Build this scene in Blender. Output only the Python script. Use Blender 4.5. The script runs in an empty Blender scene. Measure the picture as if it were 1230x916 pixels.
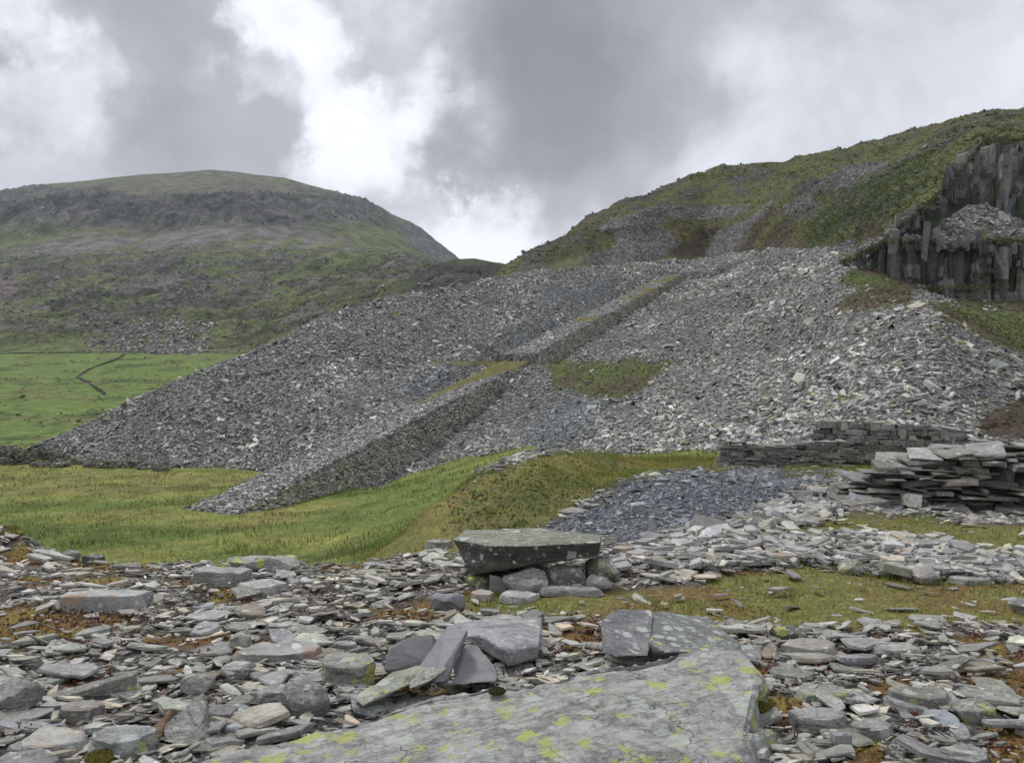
import bpy, bmesh, math
import numpy as np
from mathutils import Vector

# ------------------------------------------------------------------ camera, sky, sun, exposure
F, CX, HY, EYE = 947.0, 615.0, 458.0, 1.6          # focal length / centre of the 1230 px photograph, eye height
scene = bpy.context.scene
cam_d = bpy.data.cameras.new("camera")
cam = bpy.data.objects.new("camera", cam_d)
scene.collection.objects.link(cam)
cam.location = (0, 0, EYE)
cam.rotation_euler = (math.radians(90), 0, 0)
cam_d.sensor_width = 36.0
cam_d.lens = 36.0 * F / 1230.0
cam_d.clip_start = 0.05
cam_d.clip_end = 20000
scene.camera = cam

SUN_EL, SUN_AZ = math.radians(56), math.radians(-35)   # azimuth measured from +Y towards +X
sun_d = bpy.data.lights.new("sun", 'SUN')
sun_d.energy = 1.5
sun_d.angle = math.radians(10)
sun_d.color = (1.0, 0.97, 0.92)
sun = bpy.data.objects.new("sun", sun_d)
scene.collection.objects.link(sun)
_sd = Vector((math.sin(SUN_AZ) * math.cos(SUN_EL), math.cos(SUN_AZ) * math.cos(SUN_EL), math.sin(SUN_EL)))
sun.rotation_euler = (-_sd).to_track_quat('-Z', 'Y').to_euler()

scene.view_settings.view_transform = 'Standard'
scene.view_settings.look = 'None'
scene.view_settings.exposure = 0.68
scene.view_settings.gamma = 1.0
scene.view_settings.use_curve_mapping = False
scene.cycles.max_bounces = 5
scene.cycles.diffuse_bounces = 3
scene.cycles.glossy_bounces = 2
scene.cycles.volume_bounces = 0
scene.cycles.use_denoising = True


class NT:
    """small helper round a node tree"""
    def __init__(s, tree):
        s.t = tree
        s.t.nodes.clear()

    def n(s, typ, **kw):
        nd = s.t.nodes.new(typ)
        for k, v in kw.items():
            if k.startswith('_'):
                nd.inputs[k[1:].replace('_', ' ')].default_value = v
            else:
                setattr(nd, k, v)
        return nd

    def l(s, a, b):
        s.t.links.new(a, b)

    def put(s, sock, v):
        if isinstance(v, bpy.types.NodeSocket):
            s.l(v, sock)
        else:
            sock.default_value = v

    def math(s, op, a, b=0.0, c=0.0, clamp=False):
        m = s.n('ShaderNodeMath', operation=op, use_clamp=clamp)
        s.put(m.inputs[0], a); s.put(m.inputs[1], b)
        if len(m.inputs) > 2:
            s.put(m.inputs[2], c)
        return m.outputs[0]

    def vec(s, op, a, b=(0, 0, 0)):
        m = s.n('ShaderNodeVectorMath', operation=op)
        s.put(m.inputs[0], a)
        if op == 'SCALE':
            s.put(m.inputs['Scale'], b)
        else:
            s.put(m.inputs[1], b)
        return m

    def noise(s, coord, scale, detail=4.0, rough=0.55, dist=0.0):
        m = s.n('ShaderNodeTexNoise')
        s.l(coord, m.inputs['Vector'])
        m.inputs['Scale'].default_value = scale
        m.inputs['Detail'].default_value = detail
        m.inputs['Roughness'].default_value = rough
        m.inputs['Distortion'].default_value = dist
        return m.outputs['Fac']

    def ramp(s, fac, stops, interp='LINEAR'):
        r = s.n('ShaderNodeValToRGB')
        r.color_ramp.interpolation = interp
        el = r.color_ramp.elements
        while len(el) < len(stops):
            el.new(0.5)
        for e, (p, c) in zip(el, stops):
            e.position = p
            e.color = (c[0], c[1], c[2], 1) if not isinstance(c, (int, float)) else (c, c, c, 1)
        s.l(fac, r.inputs[0])
        return r.outputs[0]

    def rng(s, v, a, b, c=0.0, d=1.0, smooth=False):
        m = s.n('ShaderNodeMapRange')
        if smooth:
            m.interpolation_type = 'SMOOTHSTEP'
        s.put(m.inputs[0], v)
        for i, x in enumerate((a, b, c, d)):
            m.inputs[i + 1].default_value = x
        return m.outputs[0]

    def mix(s, fac, a, b, blend='MIX'):
        m = s.n('ShaderNodeMix', data_type='RGBA', blend_type=blend)
        s.put(m.inputs[0], fac)
        for sock, v in ((m.inputs[6], a), (m.inputs[7], b)):
            if isinstance(v, tuple) and len(v) == 3:
                v = (*v, 1)
            s.put(sock, v)
        return m.outputs[2]


def dirvec(px, py):
    v = np.array([(px - CX) / F, 1.0, (HY - py) / F])
    return tuple(v / np.linalg.norm(v))


# world: physical sky behind a broken cloud deck
world = bpy.data.worlds.new("World")
scene.world = world
world.use_nodes = True
w = NT(world.node_tree)
sky = w.n('ShaderNodeTexSky', sky_type='NISHITA', sun_disc=False)
sky.sun_elevation = SUN_EL
sky.sun_rotation = SUN_AZ
tc = w.n('ShaderNodeTexCoord').outputs['Generated']
sep = w.n('ShaderNodeSeparateXYZ')
w.l(tc, sep.inputs[0])
zc = w.math('ADD', w.math('MAXIMUM', sep.outputs[2], 0.0), 0.22)
flat = w.n('ShaderNodeCombineXYZ')
w.l(w.math('DIVIDE', sep.outputs[0], zc), flat.inputs[0])
w.l(w.math('DIVIDE', sep.outputs[1], zc), flat.inputs[1])
wn = w.n('ShaderNodeTexNoise')
w.l(tc, wn.inputs['Vector'])
wn.inputs['Scale'].default_value = 5.0
wn.inputs['Detail'].default_value = 7.0
wn.inputs['Roughness'].default_value = 0.62
warp = w.vec('SCALE', w.vec('SUBTRACT', wn.outputs['Color'], (0.5, 0.5, 0.5)).outputs[0], 0.30).outputs[0]
wd = w.vec('ADD', tc, warp).outputs[0]
n1 = w.noise(flat.outputs[0], 0.75, 8.0, 0.6, 0.4)
n2 = w.noise(tc, 3.6, 7.0, 0.62, 0.25)
D = w.math('ADD', 0.40, w.math('MULTIPLY', w.math('SUBTRACT', n1, 0.5), 0.40))
D = w.math('ADD', D, w.math('MULTIPLY', w.math('SUBTRACT', n2, 0.5), 0.85))
CLOUDS = [  # px, py, radius px, weight (+ dark cloud, - thin bright cloud)
    (690, 130, 185, 0.46), (800, 60, 190, 0.22), (600, 190, 90, 0.20), (640, 30, 130, 0.22),
    (170, 25, 125, 0.36), (250, 168, 150, 0.34), (60, 190, 150, 0.16), (-20, 80, 90, 0.30),
    (430, 70, 95, 0.22), (500, 245, 60, 0.16), (960, 30, 200, 0.10), (1150, 90, 260, -0.03),
    (440, 165, 90, -0.38), (545, 110, 70, -0.40), (590, 292, 95, -0.50), (330, 30, 60, -0.30),
    (25, 30, 60, -0.42), (230, 105, 60, -0.22), (850, 150, 120, -0.20), (750, 235, 90, -0.22), (60, 120, 70, -0.18), (540, 235, 30, -0.3), (300, 82, 62, -0.28), (120, 108, 60, -0.26), (395, 130, 60, -0.4), (20, 130, 60, -0.25),
]
for (px, py, r, wt) in CLOUDS:
    d = w.vec('DISTANCE', wd, dirvec(px, py)).outputs['Value']
    m = w.rng(d, 0.40 * r / F, 1.18 * r / F, 1.0, 0.0, smooth=True)
    D = w.math('ADD', D, w.math('MULTIPLY', m, wt))
cloud = w.ramp(w.math('MULTIPLY', D, 0.75), [(0.0, (6.7, 6.95, 7.4)), (0.15, (6.0, 6.2, 6.65)), (0.30, (4.6, 4.8, 5.25)),
                   (0.47, (3.05, 3.18, 3.5)), (0.72, (2.3, 2.4, 2.65)), (1.0, (1.7, 1.78, 2.0))])
skyc = w.vec('SCALE', sky.outputs[0], 1.6).outputs[0]
cover = w.rng(D, -0.22, -0.02, 0.86, 1.0)
bg = w.n('ShaderNodeBackground')
w.l(w.mix(cover, skyc, cloud), bg.inputs[0])
bg.inputs[1].default_value = 0.102
wo = w.n('ShaderNodeOutputWorld')
w.l(bg.outputs[0], wo.inputs[0])

# ------------------------------------------------------------------ numpy helpers
rng = np.random.default_rng(7)


def _hash(ix, iy, iz, seed):
    with np.errstate(over='ignore'):
        n = ix.astype(np.uint32) * np.uint32(374761393) + iy.astype(np.uint32) * np.uint32(668265263) + iz.astype(np.uint32) * np.uint32(2246822519) + np.uint32((seed * 3266489917) & 0xffffffff)
        n = (n ^ (n >> np.uint32(13))) * np.uint32(1274126177)
        n = (n ^ (n >> np.uint32(16))) * np.uint32(2654435761)
        n = n ^ (n >> np.uint32(15))
    return n.astype(np.float64) / 4294967295.0


def vnoise(p, seed=0):
    p = np.asarray(p, float)
    i = np.floor(p).astype(np.int64)
    f = p - i
    f = f * f * f * (f * (f * 6 - 15) + 10)
    out = 0
    for a in (0, 1):
        wx = f[..., 0] if a else 1 - f[..., 0]
        for b in (0, 1):
            wy = f[..., 1] if b else 1 - f[..., 1]
            for c in (0, 1):
                wz = f[..., 2] if c else 1 - f[..., 2]
                out = out + wx * wy * wz * _hash(i[..., 0] + a, i[..., 1] + b, i[..., 2] + c, seed)
    return out


def fbm(p, octv=4, seed=0, gain=0.5, ridged=False):
    """-1..1 (or 0..1 when ridged)"""
    p = np.asarray(p, float)
    s = 0; a = 1.0; t = 0
    for k in range(octv):
        v = vnoise(p * 2.03 ** k + 17.3 * k, seed + k)
        v = (1 - np.abs(2 * v - 1)) if ridged else (2 * v - 1)
        s = s + a * v; t += a; a *= gain
    return s / t


def sm(a, b, x):
    t = np.clip((x - a) / (b - a), 0, 1)
    return t * t * (3 - 2 * t)


def lerp(a, b, t):
    return a + (b - a) * t


def P(px, py, Y):
    return np.array([(px - CX) / F * Y, Y, EYE - (py - HY) / F * Y])


def proj(p):
    y = np.maximum(p[..., 1], 0.05)
    return CX + p[..., 0] / y * F, HY - (p[..., 2] - EYE) / y * F


def poly_sd(px, py, poly):
    """signed distance in px, positive inside"""
    x = np.asarray(px, float); y = np.asarray(py, float)
    d = np.full(x.shape, 1e9); ins = np.zeros(x.shape, bool)
    n = len(poly)
    for i in range(n):
        x0, y0 = poly[i]; x1, y1 = poly[(i + 1) % n]
        ex, ey = x1 - x0, y1 - y0
        t = np.clip(((x - x0) * ex + (y - y0) * ey) / (ex * ex + ey * ey + 1e-9), 0, 1)
        d = np.minimum(d, np.hypot(x - x0 - t * ex, y - y0 - t * ey))
        c = ((y0 > y) != (y1 > y)) & (x < (x1 - x0) * (y - y0) / ((y1 - y0) if y1 != y0 else 1e-9) + x0)
        ins ^= c
    return np.where(ins, d, -d)


def region(px, py, poly, soft=4.0, wob=None, amp=0.0):
    sd = poly_sd(px, py, poly)
    if wob is not None:
        sd = sd + wob * amp
    return sm(-soft, soft, sd)


def tag(o, label=None, cat=None, group=None, kind=None):
    if label: o['label'] = label
    if cat and not kind: o['kind'] = 'thing'
    if cat: o['category'] = cat
    if group: o['group'] = group
    if kind: o['kind'] = kind
    return o


def link(name, me, mat=None, parent=None, loc=None):
    o = bpy.data.objects.new(name, me)
    scene.collection.objects.link(o)
    if mat is not None and not me.materials:
        me.materials.append(mat)
    if parent is not None: o.parent = parent
    if loc is not None: o.location = loc
    return o


def empty(name, loc=(0, 0, 0)):
    o = bpy.data.objects.new(name, None)
    scene.collection.objects.link(o)
    o.location = loc
    return o


def mk_mesh(name, verts, loops, totals, cols=None, smooth=False):
    me = bpy.data.meshes.new(name)
    verts = np.asarray(verts, np.float32)
    loops = np.asarray(loops, np.int32).ravel()
    totals = np.asarray(totals, np.int32)
    me.vertices.add(len(verts)); me.vertices.foreach_set('co', verts.ravel())
    me.loops.add(len(loops)); me.loops.foreach_set('vertex_index', loops)
    me.polygons.add(len(totals))
    me.polygons.foreach_set('loop_start', np.concatenate([[0], np.cumsum(totals)[:-1]]).astype(np.int32))
    me.polygons.foreach_set('use_smooth', np.full(len(totals), smooth))
    if cols is not None:
        a = me.attributes.new('Col', 'FLOAT_COLOR', 'POINT')
        c4 = np.ones((len(verts), 4), np.float32); c4[:, :3] = cols
        a.data.foreach_set('color', c4.ravel())
    me.update(calc_edges=True)
    me.validate()
    return me


def grid_mesh(name, G, cols=None):
    R, C = G.shape[:2]
    idx = np.arange(R * C).reshape(R, C)
    q = np.stack([idx[:-1, :-1], idx[:-1, 1:], idx[1:, 1:], idx[1:, :-1]], -1).reshape(-1, 4)
    return mk_mesh(name, G.reshape(-1, 3), q, np.full(len(q), 4), None if cols is None else cols.reshape(-1, 3), True)


def grid_normals(G):
    du = np.gradient(G, axis=1); dv = np.gradient(G, axis=0)
    n = np.cross(du, dv)
    n /= np.linalg.norm(n, axis=-1, keepdims=True) + 1e-12
    n[n[..., 2] < 0] *= -1
    return n


def sample_grid(G, n, weight, rg, extra=()):
    """n random points on the grid, chance = cell area * weight (weight given per vertex)"""
    e1 = G[:-1, 1:] - G[:-1, :-1]; e2 = G[1:, :-1] - G[:-1, :-1]
    area = np.linalg.norm(np.cross(e1, e2), axis=-1) * weight[:-1, :-1]
    cdf = np.cumsum(area.ravel()); cdf /= cdf[-1]
    k = np.minimum(np.searchsorted(cdf, rg.random(n)), area.size - 1)
    r, c = np.divmod(k, area.shape[1])
    u = rg.random(n); v = rg.random(n)

    def il(A):
        if A.ndim == 2: uu, vv = u, v
        else: uu, vv = u[:, None], v[:, None]
        return (A[r, c] * (1 - uu) * (1 - vv) + A[r, c + 1] * uu * (1 - vv) + A[r + 1, c] * (1 - uu) * vv + A[r + 1, c + 1] * uu * vv)
    N = il(grid_normals(G)); N /= np.linalg.norm(N, axis=-1, keepdims=True)
    return il(G), N, [il(x) for x in extra]


def frames(N, rg, tilt, az=None):
    n = len(N)
    N = N + rg.normal(0, 1, (n, 3)) * np.asarray(tilt).reshape(-1, 1)
    N /= np.linalg.norm(N, axis=1, keepdims=True)
    a = rg.random(n) * 2 * np.pi if az is None else az
    ref = np.stack([np.cos(a), np.sin(a), np.zeros(n)], 1)
    T = ref - N * np.sum(ref * N, 1, keepdims=True)
    T /= np.linalg.norm(T, axis=1, keepdims=True) + 1e-9
    return T, np.cross(N, T), N


def outline(n, k, rg, jit=0.22, jr=0.25):
    th = (np.arange(k)[None] + rg.uniform(-jit, jit, (n, k))) * 2 * np.pi / k + rg.random((n, 1)) * 6.28
    r = 1 - rg.random((n, k)) * jr
    return np.cos(th) * r, np.sin(th) * r


def plates(pts, N, L, rg, k=4, aspect=(0.45, 0.9), thick=(0.08, 0.2), tilt=0.3, col=None, az=None, lift=0.4, jr=0.25, jit=0.22, rim=(0.84, 0.98), open_base=False):
    """many irregular flat stones in one go -> verts, loops, totals, cols"""
    n = len(pts)
    T, B, Nn = frames(N, rg, np.broadcast_to(np.asarray(tilt, float), (n,)), az)
    cx, cy = outline(n, k, rg, jit, jr)
    A = rg.uniform(*aspect, n)
    h = L * rg.uniform(*thick, n)
    base = pts + Nn * (h * lift)[:, None]
    o = base[:, None] + T[:, None] * (cx * (L / 2)[:, None])[..., None] + B[:, None] * (cy * (L * A / 2)[:, None])[..., None]
    hh = (h[:, None] * rg.uniform(0.35, 0.6, (n, k)))
    top = o + Nn[:, None] * hh[..., None]
    # the upper rim is drawn in a little so that edges look broken, not cut
    ctr = top.mean(1, keepdims=True)
    top = ctr + (top - ctr) * rg.uniform(*rim, (n, k, 1))
    bot = o - Nn[:, None] * hh[..., None]
    V = np.concatenate([top, bot], 1)
    i = np.arange(k); j = (i + 1) % k
    side = np.stack([i, i + k, j + k, j], 1).ravel()
    under = [] if open_base else [i[::-1] + k]
    loc = np.concatenate([i] + under + [side])
    loops = (np.arange(n)[:, None] * (2 * k) + loc[None]).ravel()
    totals = np.tile(np.concatenate([[k] if open_base else [k, k], np.full(k, 4)]).astype(int), n)
    cols = None if col is None else np.repeat(col, 2 * k, 0)
    return V.reshape(-1, 3), loops, totals, cols


def join_parts(parts):
    V, Lp, T, C = [], [], [], []
    off = 0
    for v, l, t, c in parts:
        V.append(v); Lp.append(l + off); T.append(t); C.append(c); off += len(v)
    return np.concatenate(V), np.concatenate(Lp), np.concatenate(T), np.concatenate(C)


def blades(pts, H, W, rg, col, lean=0.45, up=None):
    """grass blades, bent once: 5 vertices each"""
    n = len(pts)
    a = rg.random(n) * 6.283
    side = np.stack([np.cos(a), np.sin(a), np.zeros(n)], 1)
    b = rg.random(n) * 6.283
    ln = np.stack([np.cos(b), np.sin(b), np.zeros(n)], 1) * (rg.random(n) * lean)[:, None]
    upv = np.array([0, 0, 1.0])
    mid = pts + upv * (H * 0.55)[:, None] + ln * (H * 0.35)[:, None]
    tip = pts + upv * (H * (1 - 0.3 * lean * rg.random(n)))[:, None] + ln * (H * 1.2)[:, None]
    s = side * (W / 2)[:, None]
    V = np.stack([pts - s, pts + s, mid + s * 0.75, mid - s * 0.75, tip], 1).reshape(-1, 3)
    loc = np.array([0, 1, 2, 3, 3, 2, 4])
    loops = (np.arange(n)[:, None] * 5 + loc).ravel()
    return V, loops, np.tile([4, 3], n), np.repeat(col, 5, 0)


def leaves(pts, S, rg, col, flat=0.6):
    n = len(pts)
    N = rg.normal(0, 1, (n, 3)) * flat + np.array([0, 0, 1.0])
    T, B, Nn = frames(N / np.linalg.norm(N, axis=1, keepdims=True), rg, np.zeros(n))
    a = (S / 2)[:, None]
    V = np.stack([pts - T * a, pts - B * a * 0.5, pts + T * a + Nn * a * 0.15, pts + B * a * 0.5], 1).reshape(-1, 3)
    loops = np.arange(n * 4)
    return V, loops, np.full(n, 4), np.repeat(col, 4, 0)


def slate_cols(n, rg, lo=0.13, hi=0.42, blue=0.0):
    v = lo + (hi - lo) * rg.beta(1.5, 2.1, n)
    hue = rg.random(n)
    tint = np.stack([np.interp(hue, [0, .3, .55, .75, .9, 1], [0.97, 0.99, 1.0, 0.99, 1.06, 1.14]),
                     np.interp(hue, [0, .3, .55, .75, .9, 1], [0.99, 1.0, 1.0, 1.03, 1.0, 0.98]),
                     np.interp(hue, [0, .3, .55, .75, .9, 1], [1.06, 1.01, 0.97, 0.90, 0.88, 0.82])], 1)
    c = v[:, None] * tint * np.array([1.015, 1.0, .955])
    return c * lerp(np.ones(3), np.array([0.88, 0.98, 1.22]), blue)


# ------------------------------------------------------------------ materials
def new_mat(name):
    m = bpy.data.materials.new(name)
    m.use_nodes = True
    return m, NT(m.node_tree)


def finish(t, col, rough, bump=None, strength=0.5, dist=0.05, spec=0.3):
    b = t.n('ShaderNodeBsdfPrincipled')
    t.put(b.inputs['Base Color'], col)
    t.put(b.inputs['Roughness'], rough)
    b.inputs['Specular IOR Level'].default_value = spec
    if bump is not None:
        bn = t.n('ShaderNodeBump')
        bn.inputs['Strength'].default_value = strength
        bn.inputs['Distance'].default_value = dist
        t.l(bump, bn.inputs['Height'])
        t.l(bn.outputs[0], b.inputs['Normal'])
    o = t.n('ShaderNodeOutputMaterial')
    t.l(b.outputs[0], o.inputs[0])


def col_attr(t):
    return t.n('ShaderNodeAttribute', attribute_name='Col').outputs['Color']


def mat_ground(name, s1, s2, var=0.45, bump_d=0.2, strength=0.6, stretch=None):
    """colour from the surface's own colour map, broken up by two noises"""
    m, t = new_mat(name)
    co = t.n('ShaderNodeTexCoord').outputs['Object']
    if stretch:
        co = t.vec('MULTIPLY', co, stretch).outputs[0]
    a = t.noise(co, s1, 6, 0.6); b = t.noise(co, s2, 5, 0.65)
    k = t.math('MULTIPLY', t.rng(a, 0.28, 0.72, 1 - var, 1 + var), t.rng(b, 0.28, 0.72, 1 - var * .8, 1 + var * .8))
    c = t.vec('SCALE', col_attr(t), k).outputs[0]
    finish(t, c, 0.95, t.math('ADD', t.math('MULTIPLY', a, 0.6), b), strength, bump_d, 0.1)
    return m


def mat_flakes(name, scale, stretch, s1, bump_d, lo=.45, hi=2.6):
    """ground made of flakes too small to model one by one: each cell its own tone where the ground is bare stone"""
    m, t = new_mat(name)
    co = t.n('ShaderNodeTexCoord').outputs['Object']
    vr = t.n('ShaderNodeVectorRotate', rotation_type='Z_AXIS'); vr.inputs['Angle'].default_value = .5
    t.l(co, vr.inputs['Vector'])
    cs = t.vec('MULTIPLY', vr.outputs[0], stretch).outputs[0]
    base = col_attr(t)
    hs = t.n('ShaderNodeSeparateColor', mode='HSV'); t.l(base, hs.inputs[0])
    bare = t.rng(hs.outputs[1], .18, .32, 1, .12)
    ks, hh = None, None
    for sc, wt in ((scale, 1.0), (scale * 2.3, .6)):
        v = t.n('ShaderNodeTexVoronoi', feature='F1', distance='CHEBYCHEV'); t.l(cs, v.inputs['Vector']); v.inputs['Scale'].default_value = sc
        sp = t.n('ShaderNodeSeparateColor'); t.l(v.outputs['Color'], sp.inputs[0])
        tone = t.math('POWER', sp.outputs[0], 1.6)
        k = t.rng(tone, 0, 1, lerp(1, lo, wt), lerp(1, hi, wt))
        h = t.math('MULTIPLY', t.math('ADD', sp.outputs[1], t.math('MULTIPLY', v.outputs['Distance'], -.9)), wt)
        ks = k if ks is None else t.math('MULTIPLY', ks, k)
        hh = h if hh is None else t.math('ADD', hh, h)
    a = t.noise(co, s1, 6, .65)
    k = t.math('MULTIPLY', t.rng(a, .28, .72, .6, 1.4), t.math('ADD', t.math('MULTIPLY', bare, t.math('SUBTRACT', ks, 1.0)), 1.0))
    c = t.vec('SCALE', base, k).outputs[0]
    finish(t, c, .85, t.math('ADD', hh, a), .9, bump_d, .2)
    return m


def mat_slate(name, s, var=0.35, world=None, white=0.0, yellow=0.0, rust=0.0, bump_d=0.01, rough=0.62, grain=None, strength=0.5, per_object=False, spec=0.35, dark=0.0, crack=0.0):
    m, t = new_mat(name)
    co = t.n('ShaderNodeTexCoord').outputs['Object']
    if world:
        co = t.vec('MULTIPLY', t.n('ShaderNodeNewGeometry').outputs['Position'], world).outputs[0]
    oi = t.n('ShaderNodeObjectInfo')
    if per_object:
        off = t.vec('SCALE', (3.1, 7.7, 5.3), t.math('MULTIPLY', oi.outputs['Random'], 37.0)).outputs[0]
        co = t.vec('ADD', co, off).outputs[0]
    a = t.noise(co, s, 6, 0.62)
    b = t.noise(co, s * 7.3, 6, 0.7)
    if grain:
        vr = t.n('ShaderNodeVectorRotate', rotation_type='Z_AXIS'); vr.inputs['Angle'].default_value = grain
        t.l(co, vr.inputs['Vector'])
        st = t.noise(t.vec('MULTIPLY', vr.outputs[0], (0.6, 1.9, 1.9)).outputs[0], s * 2.2, 6, 0.65, 0.8)
    else:
        st = t.noise(t.vec('MULTIPLY', co, (1.0, 2.2, 5.0)).outputs[0], s * 2.0, 5, 0.6, 0.6)
    k = t.math('MULTIPLY', t.rng(a, 0.28, 0.72, 1 - var, 1 + var), t.rng(b, 0.28, 0.72, 1 - var * .7, 1 + var * .7))
    k = t.math('MULTIPLY', k, t.rng(st, 0.3, 0.7, 1 - var * (.7 if grain else .5), 1 + var * (.6 if grain else .5)))
    if per_object:
        k = t.math('MULTIPLY', k, t.rng(oi.outputs['Random'], 0, 1, 0.82, 1.16))
    c = t.vec('SCALE', col_attr(t), k).outputs[0]
    edge = t.math('MULTIPLY', t.math('SUBTRACT', b, 0.5), 0.35)
    if rust > 0:
        r = t.math('ADD', t.noise(t.vec('ADD', co, (9.1, 2.2, 4.4)).outputs[0], s * 0.8, 4, 0.6), edge)
        c = t.mix(t.rng(r, 0.74 - 0.16 * rust, 0.84 - 0.16 * rust, 0, 0.75), c, (0.34, 0.21, 0.13))
    if dark > 0:
        r = t.math('ADD', t.noise(t.vec('ADD', co, (1.7, 8.2, 3.4)).outputs[0], s * 1.3, 5, 0.65), edge)
        c = t.mix(t.rng(r, 0.70 - 0.14 * dark, 0.78 - 0.14 * dark, 0, 0.8), c, (0.05, 0.045, 0.04))
    def rosette(scale, share, off):
        v = t.n('ShaderNodeTexVoronoi', feature='F1')
        dn = t.n('ShaderNodeTexNoise'); t.l(co, dn.inputs['Vector']); dn.inputs['Scale'].default_value = scale * 2.6; dn.inputs['Detail'].default_value = 4; dn.inputs['Roughness'].default_value = .65
        jit = t.vec('SCALE', t.vec('SUBTRACT', dn.outputs['Color'], (.5, .5, .5)).outputs[0], .75 / scale).outputs[0]
        t.l(t.vec('ADD', t.vec('ADD', co, off).outputs[0], jit).outputs[0], v.inputs['Vector'])
        v.inputs['Scale'].default_value = scale
        sp = t.n('ShaderNodeSeparateColor'); t.l(v.outputs['Color'], sp.inputs[0])
        rad = t.rng(sp.outputs[0], 1 - share, 1.0, 0.0, 0.52)
        return t.rng(t.math('SUBTRACT', rad, v.outputs['Distance']), 0.0, 0.05, 0, 1)
    if white > 0:
        r = t.math('ADD', t.noise(t.vec('ADD', co, (3.3, 5.5, 1.1)).outputs[0], s * 1.7, 5, 0.6), edge)
        c = t.mix(t.rng(r, 0.80 - 0.22 * white, 0.86 - 0.22 * white, 0, 0.7), c, (0.44, 0.46, 0.43))
        if white > .4:
            c = t.mix(t.math('MULTIPLY', rosette(s * 1.5, .62 * white, (4.4, 1.9, 7.3)), .8), c, (0.52, 0.54, 0.51))
            c = t.mix(t.math('MULTIPLY', rosette(s * 3.4, .5 * white, (2.4, 6.9, 3.3)), .7), c, (0.50, 0.52, 0.47))
        r = t.math('ADD', t.noise(t.vec('ADD', co, (6.3, 1.5, 8.1)).outputs[0], s * 3.1, 4, 0.6), edge)
        c = t.mix(t.rng(r, 0.78 - 0.2 * white, 0.83 - 0.2 * white, 0, 0.6), c, (0.38, 0.42, 0.30))
    if yellow > 0:
        r = t.math('ADD', t.noise(t.vec('ADD', co, (7.9, 6.1, 2.7)).outputs[0], s * 1.1, 3, 0.5), t.math('MULTIPLY', edge, 1.2))
        c = t.mix(t.rng(r, 0.86 - 0.24 * yellow, 0.89 - 0.24 * yellow, 0, 0.9), c, (0.46, 0.48, 0.15))
        if yellow > .5:
            c = t.mix(t.math('MULTIPLY', rosette(s * 1.1, .36 * yellow, (8.4, 3.9, 5.3)), .85), c, (0.47, 0.50, 0.14))
            c = t.mix(t.math('MULTIPLY', rosette(s * 2.6, .20 * yellow, (1.4, 9.9, 2.3)), .85), c, (0.45, 0.49, 0.16))
    if crack > 0:
        wv_ = t.n('ShaderNodeTexNoise'); t.l(co, wv_.inputs['Vector']); wv_.inputs['Scale'].default_value = s * .9; wv_.inputs['Detail'].default_value = 5
        cw = t.vec('ADD', t.vec('MULTIPLY', co, (1., 2.2, 1.6)).outputs[0], t.vec('SCALE', t.vec('SUBTRACT', wv_.outputs['Color'], (.5, .5, .5)).outputs[0], .55).outputs[0]).outputs[0]
        vc_ = t.n('ShaderNodeTexVoronoi', feature='DISTANCE_TO_EDGE'); t.l(cw, vc_.inputs['Vector']); vc_.inputs['Scale'].default_value = crack
        gate = t.rng(t.noise(t.vec('ADD', co, (5.1, 5.2, 5.3)).outputs[0], s * .5, 2), .50, .62, 0, 1)
        ck = t.math('MULTIPLY', t.rng(vc_.outputs['Distance'], 0.0015, 0.007, 1, 0), gate)
        c = t.mix(t.math('MULTIPLY', ck, .8), c, (0.04, 0.038, 0.035))
        a = t.math('SUBTRACT', a, t.math('MULTIPLY', ck, .6))
    h = t.math('ADD', t.math('ADD', t.math('MULTIPLY', a, 1.0), t.math('MULTIPLY', b, 0.5)), t.math('MULTIPLY', st, 0.8))
    finish(t, c, rough, h, strength, bump_d, spec)
    return m


def mat_leaf(name, rough=0.7):
    m, t = new_mat(name)
    b = t.n('ShaderNodeBsdfPrincipled')
    t.l(col_attr(t), b.inputs['Base Color'])
    b.inputs['Roughness'].default_value = rough
    b.inputs['Specular IOR Level'].default_value = 0.2
    tr = t.n('ShaderNodeBsdfTranslucent')
    t.l(col_attr(t), tr.inputs[0])
    mx = t.n('ShaderNodeMixShader'); mx.inputs[0].default_value = 0.3
    t.l(b.outputs[0], mx.inputs[1]); t.l(tr.outputs[0], mx.inputs[2])
    o = t.n('ShaderNodeOutputMaterial'); t.l(mx.outputs[0], o.inputs[0])
    return m


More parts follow.
